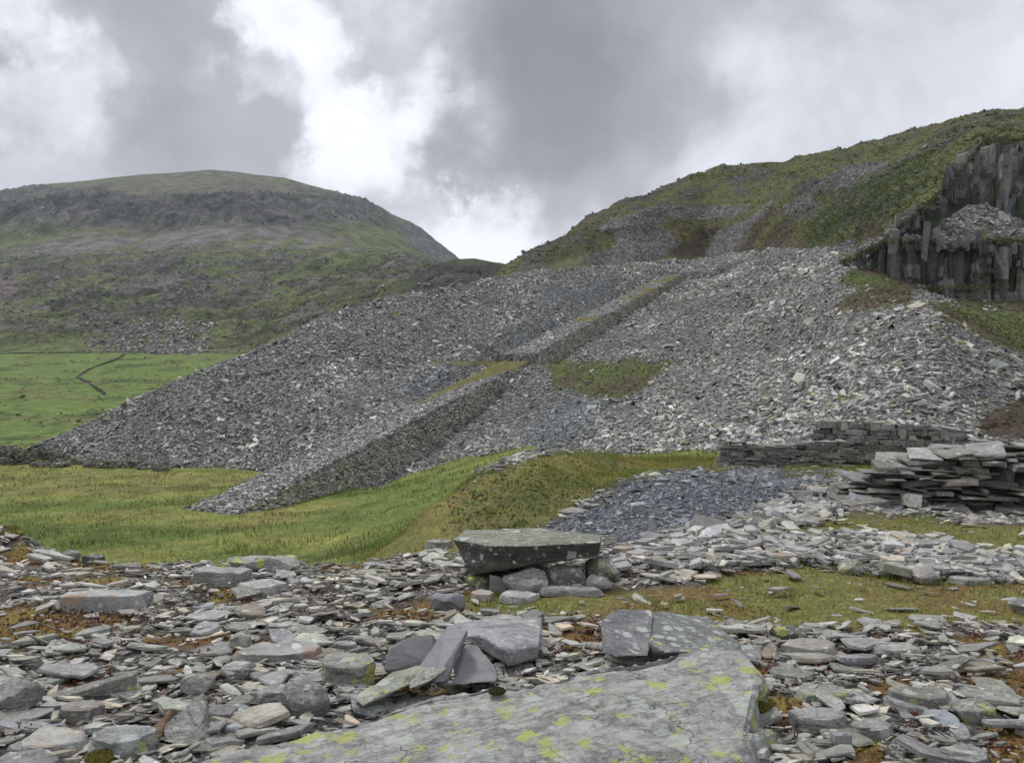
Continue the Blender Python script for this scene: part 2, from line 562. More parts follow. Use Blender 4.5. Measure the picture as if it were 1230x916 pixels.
M = dict(
    mountain=mat_ground('mountain_ground', 0.05, 0.28, 0.62, 5.0, 0.9),
    hill=mat_flakes('hill_ground', 1.5, (1.0, 1.5, 2.0), .7, .7, .6, 2.0),
    valley=mat_ground('valley_turf', 0.3, 2.4, 0.42, 0.3, 0.7),
    tip=mat_flakes('tip_ground', 2.4, (1.0, 1.8, 2.2), 1.1, .25),
    terrace=mat_flakes('terrace_ground', 16.0, (1.6, 1.0, 1.6), 9.0, .035),
    far_slate=mat_slate('far_slate', 0.9, 0.30, bump_d=0.08, strength=0.4),
    near_slate=mat_slate('near_slate', 7.0, 0.40, white=0.35, yellow=0.1, rust=0.42, bump_d=0.02, strength=0.8),
    slate_piece=mat_slate('slate_piece', 3.0, 0.42, white=0.5, yellow=0.22, rust=0.25, bump_d=0.05, strength=0.8, per_object=True),
    rock=mat_slate('weathered_rock', 6.0, 0.44, white=0.66, yellow=0.25, rust=0.34, dark=0.3, crack=3.0, bump_d=0.035, strength=1.0, per_object=True),
    rock_plain=mat_slate('clean_slate', 4.0, 0.16, white=0.1, bump_d=0.012, strength=0.5, per_object=True),
    rock_rust=mat_slate('rusty_slate', 6.0, 0.34, white=0.5, yellow=0.1, rust=1.15, bump_d=0.015, strength=0.7, per_object=True),
    rock_lichen=mat_slate('lichened_rock', 7.0, 0.42, white=0.85, yellow=0.80, rust=0.15, dark=0.4, bump_d=0.035, strength=1.0, per_object=True),
    slab=mat_slate('front_slab_rock', 5.0, 0.55, white=1.1, yellow=0.92, rust=0.5, dark=0.55, bump_d=0.05, strength=1.0, grain=-.45, crack=1.7),
    cliff=mat_slate('cliff_rock', 1.0, 0.45, world=(.8, .7, .24), crack=.5, white=0.25, rust=0.2, dark=0.35, bump_d=0.35, strength=1.0, per_object=True, rough=0.75),
    leaf=mat_leaf('leaf'),
)

# ------------------------------------------------------------------ terrain sheets
def sheet(px, lines, rows, smooth_v=0):
    """loft between lines; a line is a list of (px, py, distance) or ('back', dY, dZ) relative to the line before"""
    Ys, Zs = [], []
    for ln in lines:
        if ln[0] == 'back':
            Ys.append(Ys[-1] + ln[1]); Zs.append(Zs[-1] + ln[2])
        else:
            a = np.array(ln, float)
            py = np.interp(px, a[:, 0], a[:, 1]); Y = np.interp(px, a[:, 0], a[:, 2])
            kern = np.hanning(9); kern /= kern.sum()
            Y = np.convolve(np.pad(Y, 4, 'edge'), kern, 'valid')
            Ys.append(Y); Zs.append(EYE - (py - HY) / F * Y)
    Yg, Zg = [], []
    for i, n in enumerate(rows):
        t = np.linspace(0, 1, n, endpoint=(i == len(rows) - 1))[:, None]
        Yg.append(lerp(Ys[i], Ys[i + 1], t)); Zg.append(lerp(Zs[i], Zs[i + 1], t))
    Y = np.concatenate(Yg); Z = np.concatenate(Zg)
    for _ in range(smooth_v):
        Y[1:-1] = 0.25 * Y[:-2] + 0.5 * Y[1:-1] + 0.25 * Y[2:]
        Z[1:-1] = 0.25 * Z[:-2] + 0.5 * Z[1:-1] + 0.25 * Z[2:]
    X = (px[None] - CX) / F * Y
    G = np.stack([X, Y, Z], -1)
    return G


def paint(c, colour, m):
    return c * (1 - m[..., None]) + np.asarray(colour, float) * m[..., None]


# ---- far mountain
pxs = np.linspace(-560, 760, 420)
mountain_lines = [
    [(-560, 470, 330), (0, 452, 330), (300, 452, 330), (760, 452, 330)],
    [(-560, 432, 460), (0, 420, 450), (150, 420, 450), (300, 412, 450), (420, 380, 430), (520, 350, 420), (760, 350, 420)],
    [(-560, 372, 640), (0, 368, 640), (200, 372, 620), (330, 362, 620), (430, 345, 600), (520, 330, 600), (760, 335, 600)],
    [(-560, 318, 930), (0, 312, 930), (130, 306, 930), (280, 300, 940), (400, 300, 940), (480, 312, 900), (530, 330, 900), (760, 335, 900)],
    [(-560, 285, 1080), (0, 286, 1080), (120, 276, 1080), (280, 268, 1080), (360, 272, 1080), (430, 286, 1050), (490, 305, 1020), (530, 330, 1000), (760, 340, 1000)],
    [(-560, 240, 1180), (0, 248, 1180), (120, 238, 1170), (230, 232, 1160), (320, 240, 1160), (400, 262, 1150), (450, 280, 1120), (490, 303, 1100), (530, 332, 1100), (760, 345, 1100)],
    [(-560, 250, 1600), (-200, 242, 1620), (0, 228, 1600), (60, 220, 1600), (120, 213, 1600), (180, 207, 1600), (250, 203, 1580), (300, 206, 1560), (340, 211, 1540),
     (400, 226, 1500), (440, 241, 1450), (460, 254, 1420), (485, 278, 1380), (510, 308, 1340), (530, 332, 1300), (760, 350, 1300)],
    ('back', 300, -30), ('back', 500, -260)]
Gm = sheet(pxs, mountain_lines, [10, 40, 52, 22, 36, 26, 6, 4], 3)
mpx, mpy = proj(Gm)
c3 = Gm * np.array([1, 1, 1.6])
hum = fbm(c3 / 95.0, 5, 11)                                   # hummocks of the moor
rid = fbm(c3 / np.array([70.0, 60.0, 90.0]), 5, 23, ridged=True)
crag = sm(282, 262, mpy + 10 * hum) * sm(222, 240, mpy + 16 * hum) * sm(505, 440, mpx)
low = sm(285, 320, mpy) * sm(425, 395, mpy)
amp = np.where(Gm[..., 1] > 1500, 4.0, 9.0)
Gm[..., 2] += hum * amp * sm(340, 480, Gm[..., 1]) * sm(1750, 1560, Gm[..., 1])
Gm[..., 2] += low * (rid - 0.5) * 26 * .8 + crag * (fbm(c3 / np.array([30., 60., 60.]), 5, 31, .6, ridged=True) - 0.5) * 26
nn = fbm(c3 / 40.0, 5, 41, .6); n5 = fbm(c3 / 11.0, 3, 43, .6); nb = fbm(c3 / 130.0, 3, 47)
G_GRASS, G_DARK, G_SCREE, G_ROCK = (.125, .145, .058), (.056, .058, .044), (.175, .162, .155), (.105, .102, .100)
colm = np.zeros(Gm.shape) + np.array(G_GRASS)
colm = paint(colm, (.13, .135, .075), sm(-.2, .4, nb + .3 * n5))
colm = paint(colm, G_DARK, low * sm(-0.1, 0.2, nn + .6 * n5 + .8 * (0.45 - rid)))
X_, Z_ = Gm[..., 0], Gm[..., 2]
dg = fbm(np.stack([(X_ + 1.3 * Z_) / 130., (Z_ - .30 * X_) / 20., Gm[..., 1] / 90.], -1), 4, 49, .6, ridged=True)      # outcrops running aslant
lowx = sm(285, 315, mpy) * sm(428, 400, mpy)
colm = paint(colm, (.060, .060, .052), lowx * sm(.62, .78, dg + .22 * n5) * .85)
colm = paint(colm, (.17, .165, .155), lowx * sm(.74, .88, dg + .35 * n5) * .6)
colm = paint(colm, (.15, .17, .065), lowx * sm(.52, .34, dg + .2 * nn) * .75)
colm = paint(colm, (.16, .155, .15), low * sm(0.30, 0.5, n5 + .3 * nn) * .8)
colm = paint(colm, (.125, .12, .105), sm(245, 225, mpy) * sm(-.35, .25, nn + .4 * n5) * .8)
band = region(mpx, mpy, [(-560, 318), (-560, 300), (0, 304), (40, 298), (75, 288), (110, 278), (150, 281), (230, 271), (268, 269), (300, 279), (320, 264), (345, 259), (378, 281), (420, 288), (425, 294), (280, 296), (200, 299), (110, 308), (60, 316), (0, 314)], 4, nn + .6 * n5, 9)
band = np.maximum(band, .8 * region(mpx, mpy, [(20, 262), (45, 250), (110, 243), (160, 246), (140, 254), (60, 268)], 4, nn + n5, 14))
band = np.maximum(band, .8 * region(mpx, mpy, [(180, 252), (250, 238), (300, 246), (270, 252), (200, 262)], 4, nn + n5, 14))
colm = paint(colm, G_SCREE, band * sm(-.25, .15, fbm(np.stack([Gm[..., 0] / 20., Gm[..., 1] / 160., Gm[..., 2] / 70.], -1), 4, 48, .6) + .3 * nn + .12))
colm = paint(colm, G_ROCK, crag * .85)
colm = paint(colm, (.045, .05, .042), crag * sm(-.05, .25, nn + .6 * n5))
colm = paint(colm, (.19, .185, .18), crag * sm(.25, .5, n5) * .6)
blk = region(mpx, mpy, [(80, 412), (140, 398), (230, 385), (260, 400), (235, 425), (120, 424)], 8, nn, 14)
colm = paint(colm, (.24, .235, .225), blk * sm(-.1, .25, n5 + .3 * nn))
colm = paint(colm, (.17, .145, .14), region(mpx, mpy, [(-60, 335), (20, 335), (28, 372), (-60, 378)], 6, nn, 8))
colm = paint(colm, (.115, .155, .05), region(mpx, mpy, [(-100, 424), (60, 424), (290, 428), (290, 470), (-100, 470)], 5, nn, 4))

mountain = link('mountain', grid_mesh('mountain', Gm, colm), M['mountain'])
tag(mountain, 'broad rounded mountain with dark crags and scree under its grassy top', kind='structure')


def litter(name, parent, G, n, w, size, lo, hi, tint, rg, leaf=False, lift=0.):
    p, nr, _ = sample_grid(G, n, w + 1e-12, rg)
    s_ = rg.lognormal(math.log(size), .45, n)
    if leaf:
        c = np.asarray(tint)[None] * rg.uniform(lo, hi, (n, 1))
        v = leaves(p + np.array([0, 0, 1.]) * (rg.random(n) * lift)[:, None], s_, rg, c, .7)
    else:
        c = slate_cols(n, rg, lo, hi) * np.asarray(tint)
        v = plates(p, nr, s_, rg, 4, aspect=(.5, .95), thick=(.3, .7), tilt=.3, col=c, open_base=True)
    o = link(name, mk_mesh(name, *v), M['leaf'] if leaf else M['far_slate'], parent)
    o['kind'] = 'stuff'
    return o


frm = (mpx > -60) & (mpx < 560) & (Gm[..., 1] < 1650)
mrk = 1. / np.maximum(Gm[..., 1], 300) ** .6 * frm
litter('boulder_field', mountain, Gm, 4500, mrk * (.25 * low * sm(.1, .4, n5 + nn) + 3 * blk + .15 * crag), 1.5, .10, .34, (1, .97, .95), rng)
litter('heather_patches', mountain, Gm, 15000, mrk * (low * sm(-.25, .1, nn + .5 * n5 + .8 * (.45 - rid)) + .4 * crag), 2.1, .65, 1.3, (.075, .077, .055), rng, True, .3)
litter('grass_tufts', mountain, Gm, 9000, mrk * low * sm(.1, -.2, nn + .5 * n5 + .8 * (.45 - rid)), 2.4, .8, 1.25, (.145, .162, .07), rng, True, .2)
# pale shoulder behind its eastern end, and a small dark knoll in the pass
pxs2 = np.linspace(380, 640, 110)
G2 = sheet(pxs2, [[(380, 400, 1700), (640, 400, 1700)],
                  [(380, 262, 2050), (430, 246, 2050), (452, 246, 2050), (470, 255, 2040), (485, 262, 2030), (505, 273, 2010), (522, 288, 2000), (548, 308, 1980), (565, 322, 1960), (600, 345, 1950), (640, 370, 1950)],
                  ('back', 300, -40), ('back', 500, -300)], [70, 6, 4], 2)
G2[..., 2] += (fbm(G2 / np.array([90., 90., 60.]), 5, 61, ridged=True) - .5) * 16 * sm(1700, 1900, G2[..., 1])
k2 = fbm(G2 / 60.0, 4, 62)
c2 = paint(np.zeros(G2.shape) + np.array((.115, .115, .11)), (.10, .115, .055), sm(-.1, .3, k2))
tag(link('mountain_shoulder', grid_mesh('mountain_shoulder', G2, c2), M['mountain']), 'pale stony ridge running down behind the mountain', kind='structure')

pxs3 = np.linspace(470, 690, 130)
G3 = sheet(pxs3, [[(470, 380, 380), (690, 380, 380)],
                  [(470, 345, 430), (500, 328, 440), (520, 316, 440), (545, 310, 450), (570, 309, 450), (595, 314, 450), (610, 318, 450), (640, 326, 450), (690, 340, 450)],
                  ('back', 90, -6), ('back', 150, -60)], [70, 8, 4], 2)
r3 = fbm(G3 / np.array([9., 20., 22.]), 5, 71, ridged=True)
G3[..., 1] += (r3 - .5) * 9 * sm(380, 400, G3[..., 1]) * sm(450, 430, G3[..., 1])
q3 = fbm(G3 / 16.0, 4, 72)
_, y3 = proj(G3)
c3_ = paint(np.zeros(G3.shape) + np.array((.062, .062, .058)), (.10, .12, .05), sm(322, 312, y3 + 8 * q3))
c3_ = paint(c3_, (.09, .115, .045), sm(.05, .3, q3) * sm(330, 345, y3))
tag(link('knoll', grid_mesh('knoll', G3, c3_), M['hill']), 'small dark craggy knoll in the pass between mountain and hillside', kind='structure')


# ---- valley floor: one sheet from below the terrace to the foot of the mountain
def valley_z(X, Y):
    z = np.interp(X, [-60, -20, -12, -7, -1, 5, 11, 17, 40], [-8.8, -8.6, -8.2, -6.9, -5.2, -3.6, -2.5, -2.3, -2.0])
    far = np.interp(Y, [0, 118, 200, 300, 450, 1500], [0, 0, 6.6, 15.2, 28.0, 40.0])
    return z + far + 0.35 * fbm(np.stack([X / 9, Y / 9, 0 * X], -1), 3, 81) + 1.2 * sm(120, 200, Y) * fbm(np.stack([X / 40, Y / 40, 0 * X], -1), 3, 82)


uu = np.linspace(-1.9, 1.9, 290)
vv = np.concatenate([np.geomspace(9, 130, 120), np.geomspace(133, 1500, 70)])
XV = uu[None] * (vv[:, None] * 0.95 + 6); YV = np.broadcast_to(vv[:, None], XV.shape)
Gv = np.stack([XV, YV, valley_z(XV, YV)], -1)
vx, vy = proj(Gv)
va = fbm(Gv / np.array([14., 5., 5.]), 4, 91); vb = fbm(Gv / np.array([45., 12., 9.]), 3, 92); vc = fbm(Gv / 2.0, 3, 93)
colv = np.zeros(Gv.shape) + np.array((.175, .19, .055))
colv = paint(colv, (.20, .18, .068), sm(.0, .4, vb + .5 * va))
colv = paint(colv, (.105, .140, .036), sm(.1, .4, va - .6 * vb))
colv = paint(colv, (.115, .165, .042), region(vx, vy, [(400, 612), (440, 585), (540, 566), (640, 552), (660, 560), (560, 600), (470, 640), (300, 640)], 8, va, 14) * .85)
colv = paint(colv, (.075, .075, .028), sm(.22, .45, vc * .6 + va * .5) * .5)
fld = sm(112, 125, Gv[..., 1])
colv = paint(colv, (.118, .168, .046), fld)
colv = paint(colv, (.135, .140, .055), fld * sm(.0, .35, va + .5 * vb))
colv = paint(colv, (.065, .095, .03), fld * sm(.2, .42, vc * .5 + va))
valley = link('valley_floor', grid_mesh('valley_floor', Gv, colv), M['valley'])
tag(valley, 'rough grassy valley floor reaching back to bright green fields', kind='structure')

# ground beyond the modelled slopes, out to the horizon
th = np.linspace(0, 2 * np.pi, 65); rr = np.array([2.0, 60, 300, 1500, 9000.0])
Gg = np.stack([np.cos(th)[None] * rr[:, None], np.sin(th)[None] * rr[:, None], np.full((5, 65), -16.0)], -1)
Gg[..., 2] += fbm(Gg / 400, 3, 95) * 2
tag(link('ground', grid_mesh('ground', Gg, np.zeros(Gg.shape) + np.array((.12, .13, .05))), M['mountain']), 'grassland stretching out to the horizon', kind='structure')

# ---- right hillside
pxh = np.linspace(555, 1700, 380)
hill_lines = [
    [(555, 362, 215), (605, 340, 205), (640, 336, 205), (700, 330, 212), (800, 322, 232), (850, 318, 245), (900, 314, 210), (950, 312, 165), (1000, 313, 128), (1040, 330, 123), (1065, 372, 115), (1130, 376, 120), (1180, 380, 137), (1700, 380, 137)],
    [(555, 360, 222), (605, 330, 222), (640, 318, 225), (700, 304, 228), (760, 298, 236), (850, 294, 252), (900, 289, 225), (950, 286, 185), (1000, 291, 142), (1040, 297, 126), (1065, 284, 116), (1100, 252, 116), (1128, 231, 118), (1137, 200, 130), (1175, 167, 137), (1230, 163, 138), (1700, 140, 138)],
    [(555, 358, 240), (605, 323, 240), (640, 306, 245), (700, 278, 250), (760, 258, 256), (850, 246, 265), (900, 240, 250), (950, 235, 230), (1000, 228, 215), (1065, 205, 200), (1128, 182, 188), (1175, 160, 178), (1230, 154, 178), (1700, 110, 178)],
    [(555, 356, 250), (590, 336, 252), (605, 325, 255), (620, 315, 258), (640, 301, 260), (680, 284, 265), (710, 264, 270), (740, 246, 276), (780, 236, 280), (815, 217, 284), (830, 210, 285), (855, 200, 290), (900, 196, 292), (940, 192, 292), (975, 183, 292), (1020, 180, 292),
     (1060, 170, 292), (1110, 157, 290), (1160, 142, 288), (1200, 135, 286), (1230, 131, 285), (1350, 108, 285), (1700, 70, 285)],
    ('back', 60, 4), ('back', 200, -60)]
Gh = sheet(pxh, hill_lines, [34, 70, 80, 8, 4], 2)
hx, hy = proj(Gh)
ha = fbm(Gh / 22.0, 5, 101); hb = fbm(Gh / 6.0, 4, 102); hr = fbm(Gh / np.array([14., 14., 26.]), 4, 103, ridged=True)
up = sm(0, 1, (np.arange(Gh.shape[0])[:, None] - 34) / 20.0)
Gh[..., 2] += up * (ha * 2.4 + (hr - .5) * 3.2) + hb * .8
GR, BR, HE, SL = (.155, .165, .058), (.085, .15, .038), (.10, .07, .056), (.16, .16, .158)
colh = np.zeros(Gh.shape) + np.array(GR)
colh = paint(colh, (.17, .17, .082), sm(-.1, .4, ha))
colh = paint(colh, (.065, .075, .03), sm(.05, .4, hb + .5 * (.5 - hr)) * .6)
BRK = [(975, 262), (1010, 240), (1050, 222), (1110, 204), (1118, 220), (1075, 258), (1030, 270), (1000, 285), (970, 296)]
HB = [(870, 308), (905, 262), (960, 228), (1010, 212), (1060, 232), (1070, 285), (1000, 300)]
colh = paint(colh, HE, region(hx, hy, HB, 6, ha, 12) * sm(-.25, .15, hb + ha))
colh = paint(colh, BR, region(hx, hy, BRK, 5, ha, 16) * sm(-.35, .0, hb))
colh = paint(colh, HE, region(hx, hy, [(790, 312), (830, 280), (868, 268), (880, 280), (845, 310)], 4, ha, 8) * .9)
colh = paint(colh, (.06, .065, .03), region(hx, hy, [(700, 275), (740, 262), (745, 275), (660, 320), (625, 325), (680, 290)], 5, ha, 8) * .7)
SCREE = [[(735, 262), (790, 252), (890, 246), (905, 252), (880, 262), (800, 268), (705, 278)],
         [(722, 318), (745, 275), (765, 268), (800, 272), (816, 292), (788, 316)],
         [(846, 312), (862, 280), (900, 262), (918, 248), (938, 240), (905, 268), (878, 312)],
         [(972, 232), (1000, 205), (1030, 192), (1072, 188), (1060, 206), (1035, 214), (1030, 226), (985, 228)],
         [(935, 250), (965, 238), (982, 240), (985, 252), (945, 262)],
         [(985, 312), (1010, 294), (1066, 283), (1050, 297), (1012, 306), (1000, 322)]]
scm = np.zeros(hx.shape)
for q in SCREE:
    scm = np.maximum(scm, region(hx, hy, q, 3, hb, 5))
colh = paint(colh, SL, scm * .95)
colh = paint(colh, (.15, .135, .05), region(hx, hy, [(800, 262), (835, 262), (835, 285), (812, 290)], 3, hb, 5))
rockm = sm(.72, .84, hr + .25 * hb) * up
for q in ([(612, 332), (640, 298), (655, 296), (650, 325)], [(765, 245), (800, 222), (835, 205), (825, 222), (780, 242)], [(1010, 196), (1140, 175), (1140, 184), (1020, 203)], [(690, 318), (712, 302), (740, 300), (722, 322)]):
    rockm = np.maximum(rockm, region(hx, hy, q, 3, hb, 6))
colh = paint(colh, (.085, .082, .078), rockm * .85)
cut = sm(0, 1, (34 - np.arange(Gh.shape[0])[:, None]) / 6.0) * sm(1035, 1060, hx)
colh = paint(colh, (.10, .095, .09), cut)
hillside = link('hillside', grid_mesh('hillside', Gh, colh), M['hill'])
hfr = (hx > 560) & (hx < 1330) & (np.arange(Gh.shape[0])[:, None] > 30) & (np.arange(Gh.shape[0])[:, None] < 186)
hwt = hfr / Gh[..., 1]
litter('grass_tufts', hillside, Gh, 24000, hwt * (1 - .9 * np.clip(scm + rockm, 0, 1)), .6, .8, 1.35, (.165, .175, .064), rng, True, .2)
litter('dark_rushes', hillside, Gh, 4500, hwt * sm(.15, .4, hb + .4 * ha) * (1 - scm), .6, .7, 1.3, (.075, .08, .04), rng, True, .4)
litter('outcrop_rocks', hillside, Gh, 900, hwt * np.maximum(rockm - .4, 0), .55, .07, .26, (1, .98, .95), rng)
tag(hillside, 'grassy hillside with bracken, heather and old slate benches', kind='structure')
p_, n_, (pc,) = sample_grid(Gh, 9000, np.maximum(scm - .3, 0) * (200. / Gh[..., 1]) ** 1.0, rng, (hx,))
cl = slate_cols(len(p_), rng, .10, .33)
o = link('scree', mk_mesh('scree', *plates(p_, n_, rng.uniform(.35, 1.3, len(p_)), rng, 3, tilt=.4, col=cl, open_base=True)), M['far_slate'], hillside)
o['kind'] = 'stuff'

# ---- incline axis (a straight tramway ramp up the tip)
A0 = np.array([-23.2, 62.0]); DIR = np.array([.4252, .9051]); RGT = np.array([.9051, -.4252])
T_LED = 55.2; T_END = 190.0


def incl_z(t):
    return np.interp(t, [-5, 0, T_LED, T_LED + 2.6, T_LED + 2.8, T_END, T_END + 50], [-10.2, -8.3, 4.35, 4.5, 5.7, 38.2, 46])


def incl_wall(t):      # height of the retaining wall on its right side
    return np.interp(t, [0, 8, 18, 30, 44, 50, T_LED, T_LED + 3, T_LED + 20, T_LED + 60, T_LED + 120], [0.3, 2.4, 3.9, 3.3, 2.2, .8, 0.35, 2.7, 2.5, 1.8, 1.2])


# ---- slate tip
pxt = np.linspace(30, 1560, 480)
tip_lines = [
    [(30, 560, 107), (50, 560, 106), (110, 575, 99), (200, 580, 94), (260, 584, 92), (330, 590, 89), (380, 612, 77), (430, 612, 71), (520, 602, 67), (600, 590, 61), (640, 584, 57), (700, 580, 53), (760, 580, 49), (860, 585, 43), (1000, 585, 40), (1230, 575, 40), (1560, 570, 40)],
    [(30, 541, 108.2), (50, 538.6, 107.2), (110, 551, 100.4), (200, 556, 95.4), (260, 560, 93.4), (330, 566, 90.4), (380, 588, 78.3), (430, 588, 72.3), (520, 576, 68.3), (600, 562, 62.3), (640, 556, 58.3), (700, 550, 54.3), (760, 547, 50.3), (860, 549, 44.3), (1000, 549, 41.3), (1230, 538, 41.3), (1560, 533, 41.3)],
    [(30, 540, 108), (50, 536, 107), (110, 522, 105), (200, 502, 104), (260, 486, 105), (330, 466, 106), (430, 448, 109), (520, 436, 112), (600, 435, 112), (700, 434, 110), (760, 434, 106), (830, 433, 98), (900, 428, 88), (950, 412, 80), (1000, 388, 73), (1050, 371, 67), (1085, 366, 64), (1110, 369, 62), (1130, 377, 60), (1170, 400, 57), (1215, 430, 54), (1260, 448, 53), (1560, 480, 53)],
    [(30, 540, 108), (50, 534, 107.2), (110, 505, 110), (200, 460, 112), (280, 430, 116), (350, 400, 122), (400, 376, 127), (450, 362, 133), (520, 345, 142), (560, 338, 152), (600, 331, 165), (640, 326, 178), (700, 320, 196), (760, 315, 215), (820, 311, 232), (850, 308, 240), (900, 302, 205), (950, 298, 160), (1000, 300, 122), (1030, 318, 117), (1060, 330, 112), (1100, 345, 108), (1150, 360, 106), (1230, 362, 106), (1560, 365, 106)],
    ('back', 12, -1), ('back', 30, -22)]
Gt = sheet(pxt, tip_lines, [3, 76, 80, 3, 4], 1)
rel = Gt[..., :2] - A0
tt = rel @ DIR; ss = rel @ RGT
wz = incl_z(tt); wh = incl_wall(tt)
limR = wz - wh + .35 * np.maximum(ss - 9, 0)
limL = wz - .5 + .6 * np.maximum(-ss - 3.0, 0)
lim = np.where(ss > 0, limR, limL)
near = (ss > -14) & (ss < 22) & (tt > -6) & (tt < 150)
ta = fbm(Gt / 9.0, 4, 121); tb = fbm(Gt / 2.2, 3, 122); tl = fbm(Gt / 30.0, 3, 123)
Gt[..., 2] += ta * .9 + tl * .8 * sm(45, 70, Gt[..., 1])
Gt[..., 2] += tb * .25
Gt[..., 2] = np.where(near, np.minimum(Gt[..., 2], lim), Gt[..., 2])
heap = wz - wh - .34 * np.maximum(ss - 3.0, 0) + .15 * ta                      # slate banked against the wall
up_w = sm(12, 26, tt) * sm(T_LED + 4, T_LED - 3, tt) + sm(T_LED + 5, T_LED + 10, tt) * sm(150, 120, tt)
Gt[..., 2] = np.where((ss > 1) & (ss < 14), np.maximum(Gt[..., 2], lerp(-99., heap, sm(0, 1, up_w * 30))), Gt[..., 2])
tx, ty = proj(Gt)
colt = np.zeros(Gt.shape) + np.array((.115, .115, .110))
HEATH1 = [(660, 437), (820, 431), (795, 446), (742, 483), (720, 480), (668, 466), (660, 452)]
HEATH2 = [(1000, 335), (1020, 325), (1092, 321), (1098, 345), (1085, 366), (1050, 372), (1005, 368), (1030, 352)]
HEATH3 = [(1118, 371), (1150, 363), (1560, 362), (1560, 470), (1250, 436), (1190, 414), (1150, 388)]
GRASSL = [(512, 433), (600, 434), (640, 430), (700, 432), (672, 442), (640, 438), (600, 440), (520, 438)]
YG = [[(690, 390), (705, 383), (700, 395), (683, 400)], [(770, 352), (800, 340), (790, 352), (765, 360)], [(470, 376), (482, 374), (484, 380), (470, 382)], [(1010, 300), (1060, 292), (1040, 312), (1008, 322)]]
RUST = [[(1176, 500), (1240, 470), (1400, 470), (1400, 530), (1176, 526)]]
heath = np.maximum.reduce([region(tx, ty, q, 3.0, ta + .7 * tb, 9) for q in (HEATH1, HEATH2, HEATH3)])
grl = np.maximum.reduce([region(tx, ty, q, 1.6, ta, 2) for q in [GRASSL] + YG])
rus = region(tx, ty, RUST[0], 4, ta, 5)
colt = paint(colt, (.105, .135, .04), heath)
colt = paint(colt, (.10, .082, .048), heath * sm(-.1, .3, ta + .4 * tb + .5 * sm(1060, 1095, tx) * sm(1100, 1090, tx)))
colt = paint(colt, (.16, .15, .055), grl)
colt = paint(colt, (.085, .065, .045), rus)
veg = np.clip(heath + grl + rus, 0, 1)
slate_tip = link('slate_tip', grid_mesh('slate_tip', Gt, colt), M['tip'])
tag(slate_tip, 'vast grey tip of broken quarry slate sloping down to the valley', kind='structure')

BLUE = [[(470, 500), (500, 448), (545, 436), (575, 438), (540, 470), (500, 510)], [(600, 432), (620, 395), (680, 378), (700, 385), (650, 410), (628, 432)],
        [(625, 555), (650, 500), (690, 470), (735, 485), (700, 520), (665, 560)], [(650, 345), (740, 335), (735, 360), (660, 375)]]
blu = .85 * np.maximum.reduce([region(tx, ty, q, 13, ta + .5 * tb, 16) for q in BLUE])
onramp = (np.abs(ss) < 2.6) & (tt > -3) & (tt < 150)
wgt = np.where(onramp, 0, (1 - .96 * np.clip(veg, 0, 1)) * (60. / Gt[..., 1]) ** .95 * (1 + 1.6 * blu))
wgt[-5:] = 0
NT_ = 84000
p_, n_, (b_, py_, a_) = sample_grid(Gt, NT_, wgt, rng, (blu, ty, ta))
Lsz = rng.lognormal(-0.75, .48, NT_) * np.interp(p_[:, 1], [40, 110, 240], [.74, 1.12, 1.6])
streak = fbm(np.stack([p_[:, 0] / 3.2, p_[:, 1] / 22., 0 * b_], 1), 3, 135)      # chutes of fines down the fall line
Lsz *= np.interp(streak, [-.4, .1, .5], [1.2, 1.0, .8]) * np.interp(py_, [430, 560], [1.0, 1.12])
Lsz *= lerp(1, .6, b_) * np.interp(a_, [-.4, .4], [1.15, .85])
Lsz = np.clip(Lsz, .14, 2.3)
cl = slate_cols(NT_, rng, .06, .56)
cl = cl * lerp(1.0, np.array([.68, .76, .90]), b_[:, None]) * np.interp(fbm(p_ / 12., 3, 131), [-.45, .45], [.72, 1.2])[:, None] * np.interp(streak, [-.4, .1, .45], [1.16, 1.03, .80])[:, None] * np.interp(p_[:, 0], [-20, 0, 20], [1.05, 1.0, 1.05])[:, None]
lich = rng.random(NT_) < .035 * (p_[:, 0] > 10)
cl[lich] = np.array((.30, .33, .15)) * rng.uniform(.7, 1.1, (lich.sum(), 1))
az = rng.normal(-.55, .9, NT_)
kw = dict(aspect=(.2, .62), thick=(.05, .16), tilt=.5, lift=.5, open_base=True)
h_ = (Lsz > np.median(Lsz) * 1.05) & (p_[:, 1] < 140)
o = link('broken_slates', mk_mesh('broken_slates', *join_parts([plates(p_[h_], n_[h_], Lsz[h_], rng, 4, col=cl[h_], az=az[h_], jr=.4, jit=.3, **kw),
         plates(p_[~h_], n_[~h_], Lsz[~h_] * 1.15, rng, 3, col=cl[~h_], az=az[~h_], jr=.3, jit=.25, **kw)])), M['far_slate'], slate_tip)
o['kind'] = 'stuff'
# heather and bilberry cushions on the tip
p_, n_, (hc,) = sample_grid(Gt, 15000, np.maximum(heath - .25, 0) * (60. / Gt[..., 1]) + .8 * np.maximum(rus - .3, 0) * (tx < 1300), rng, (rus,))
hcl = np.where(rng.random((len(p_), 1)) < np.interp(fbm(p_ / 5., 3, 133), [-.4, .4], [.08, .75])[:, None], np.array((.135, .085, .065)), np.array((.12, .15, .045)))
hcl = np.where((hc > .4)[:, None], np.array((.09, .066, .045)), hcl) * rng.uniform(.6, 1.35, (len(p_), 1))
p_ = p_ + np.array([0, 0, 1.]) * (rng.random(len(p_)) * .35 * (1 + fbm(p_ / 3., 2, 134)))[:, None]
tag(link('heather', mk_mesh('heather', *leaves(p_, rng.uniform(.18, .5, len(p_)), rng, hcl, .8)), M['leaf']), 'low heather and bilberry growing in patches on the slate tip', 'heather', kind='stuff')


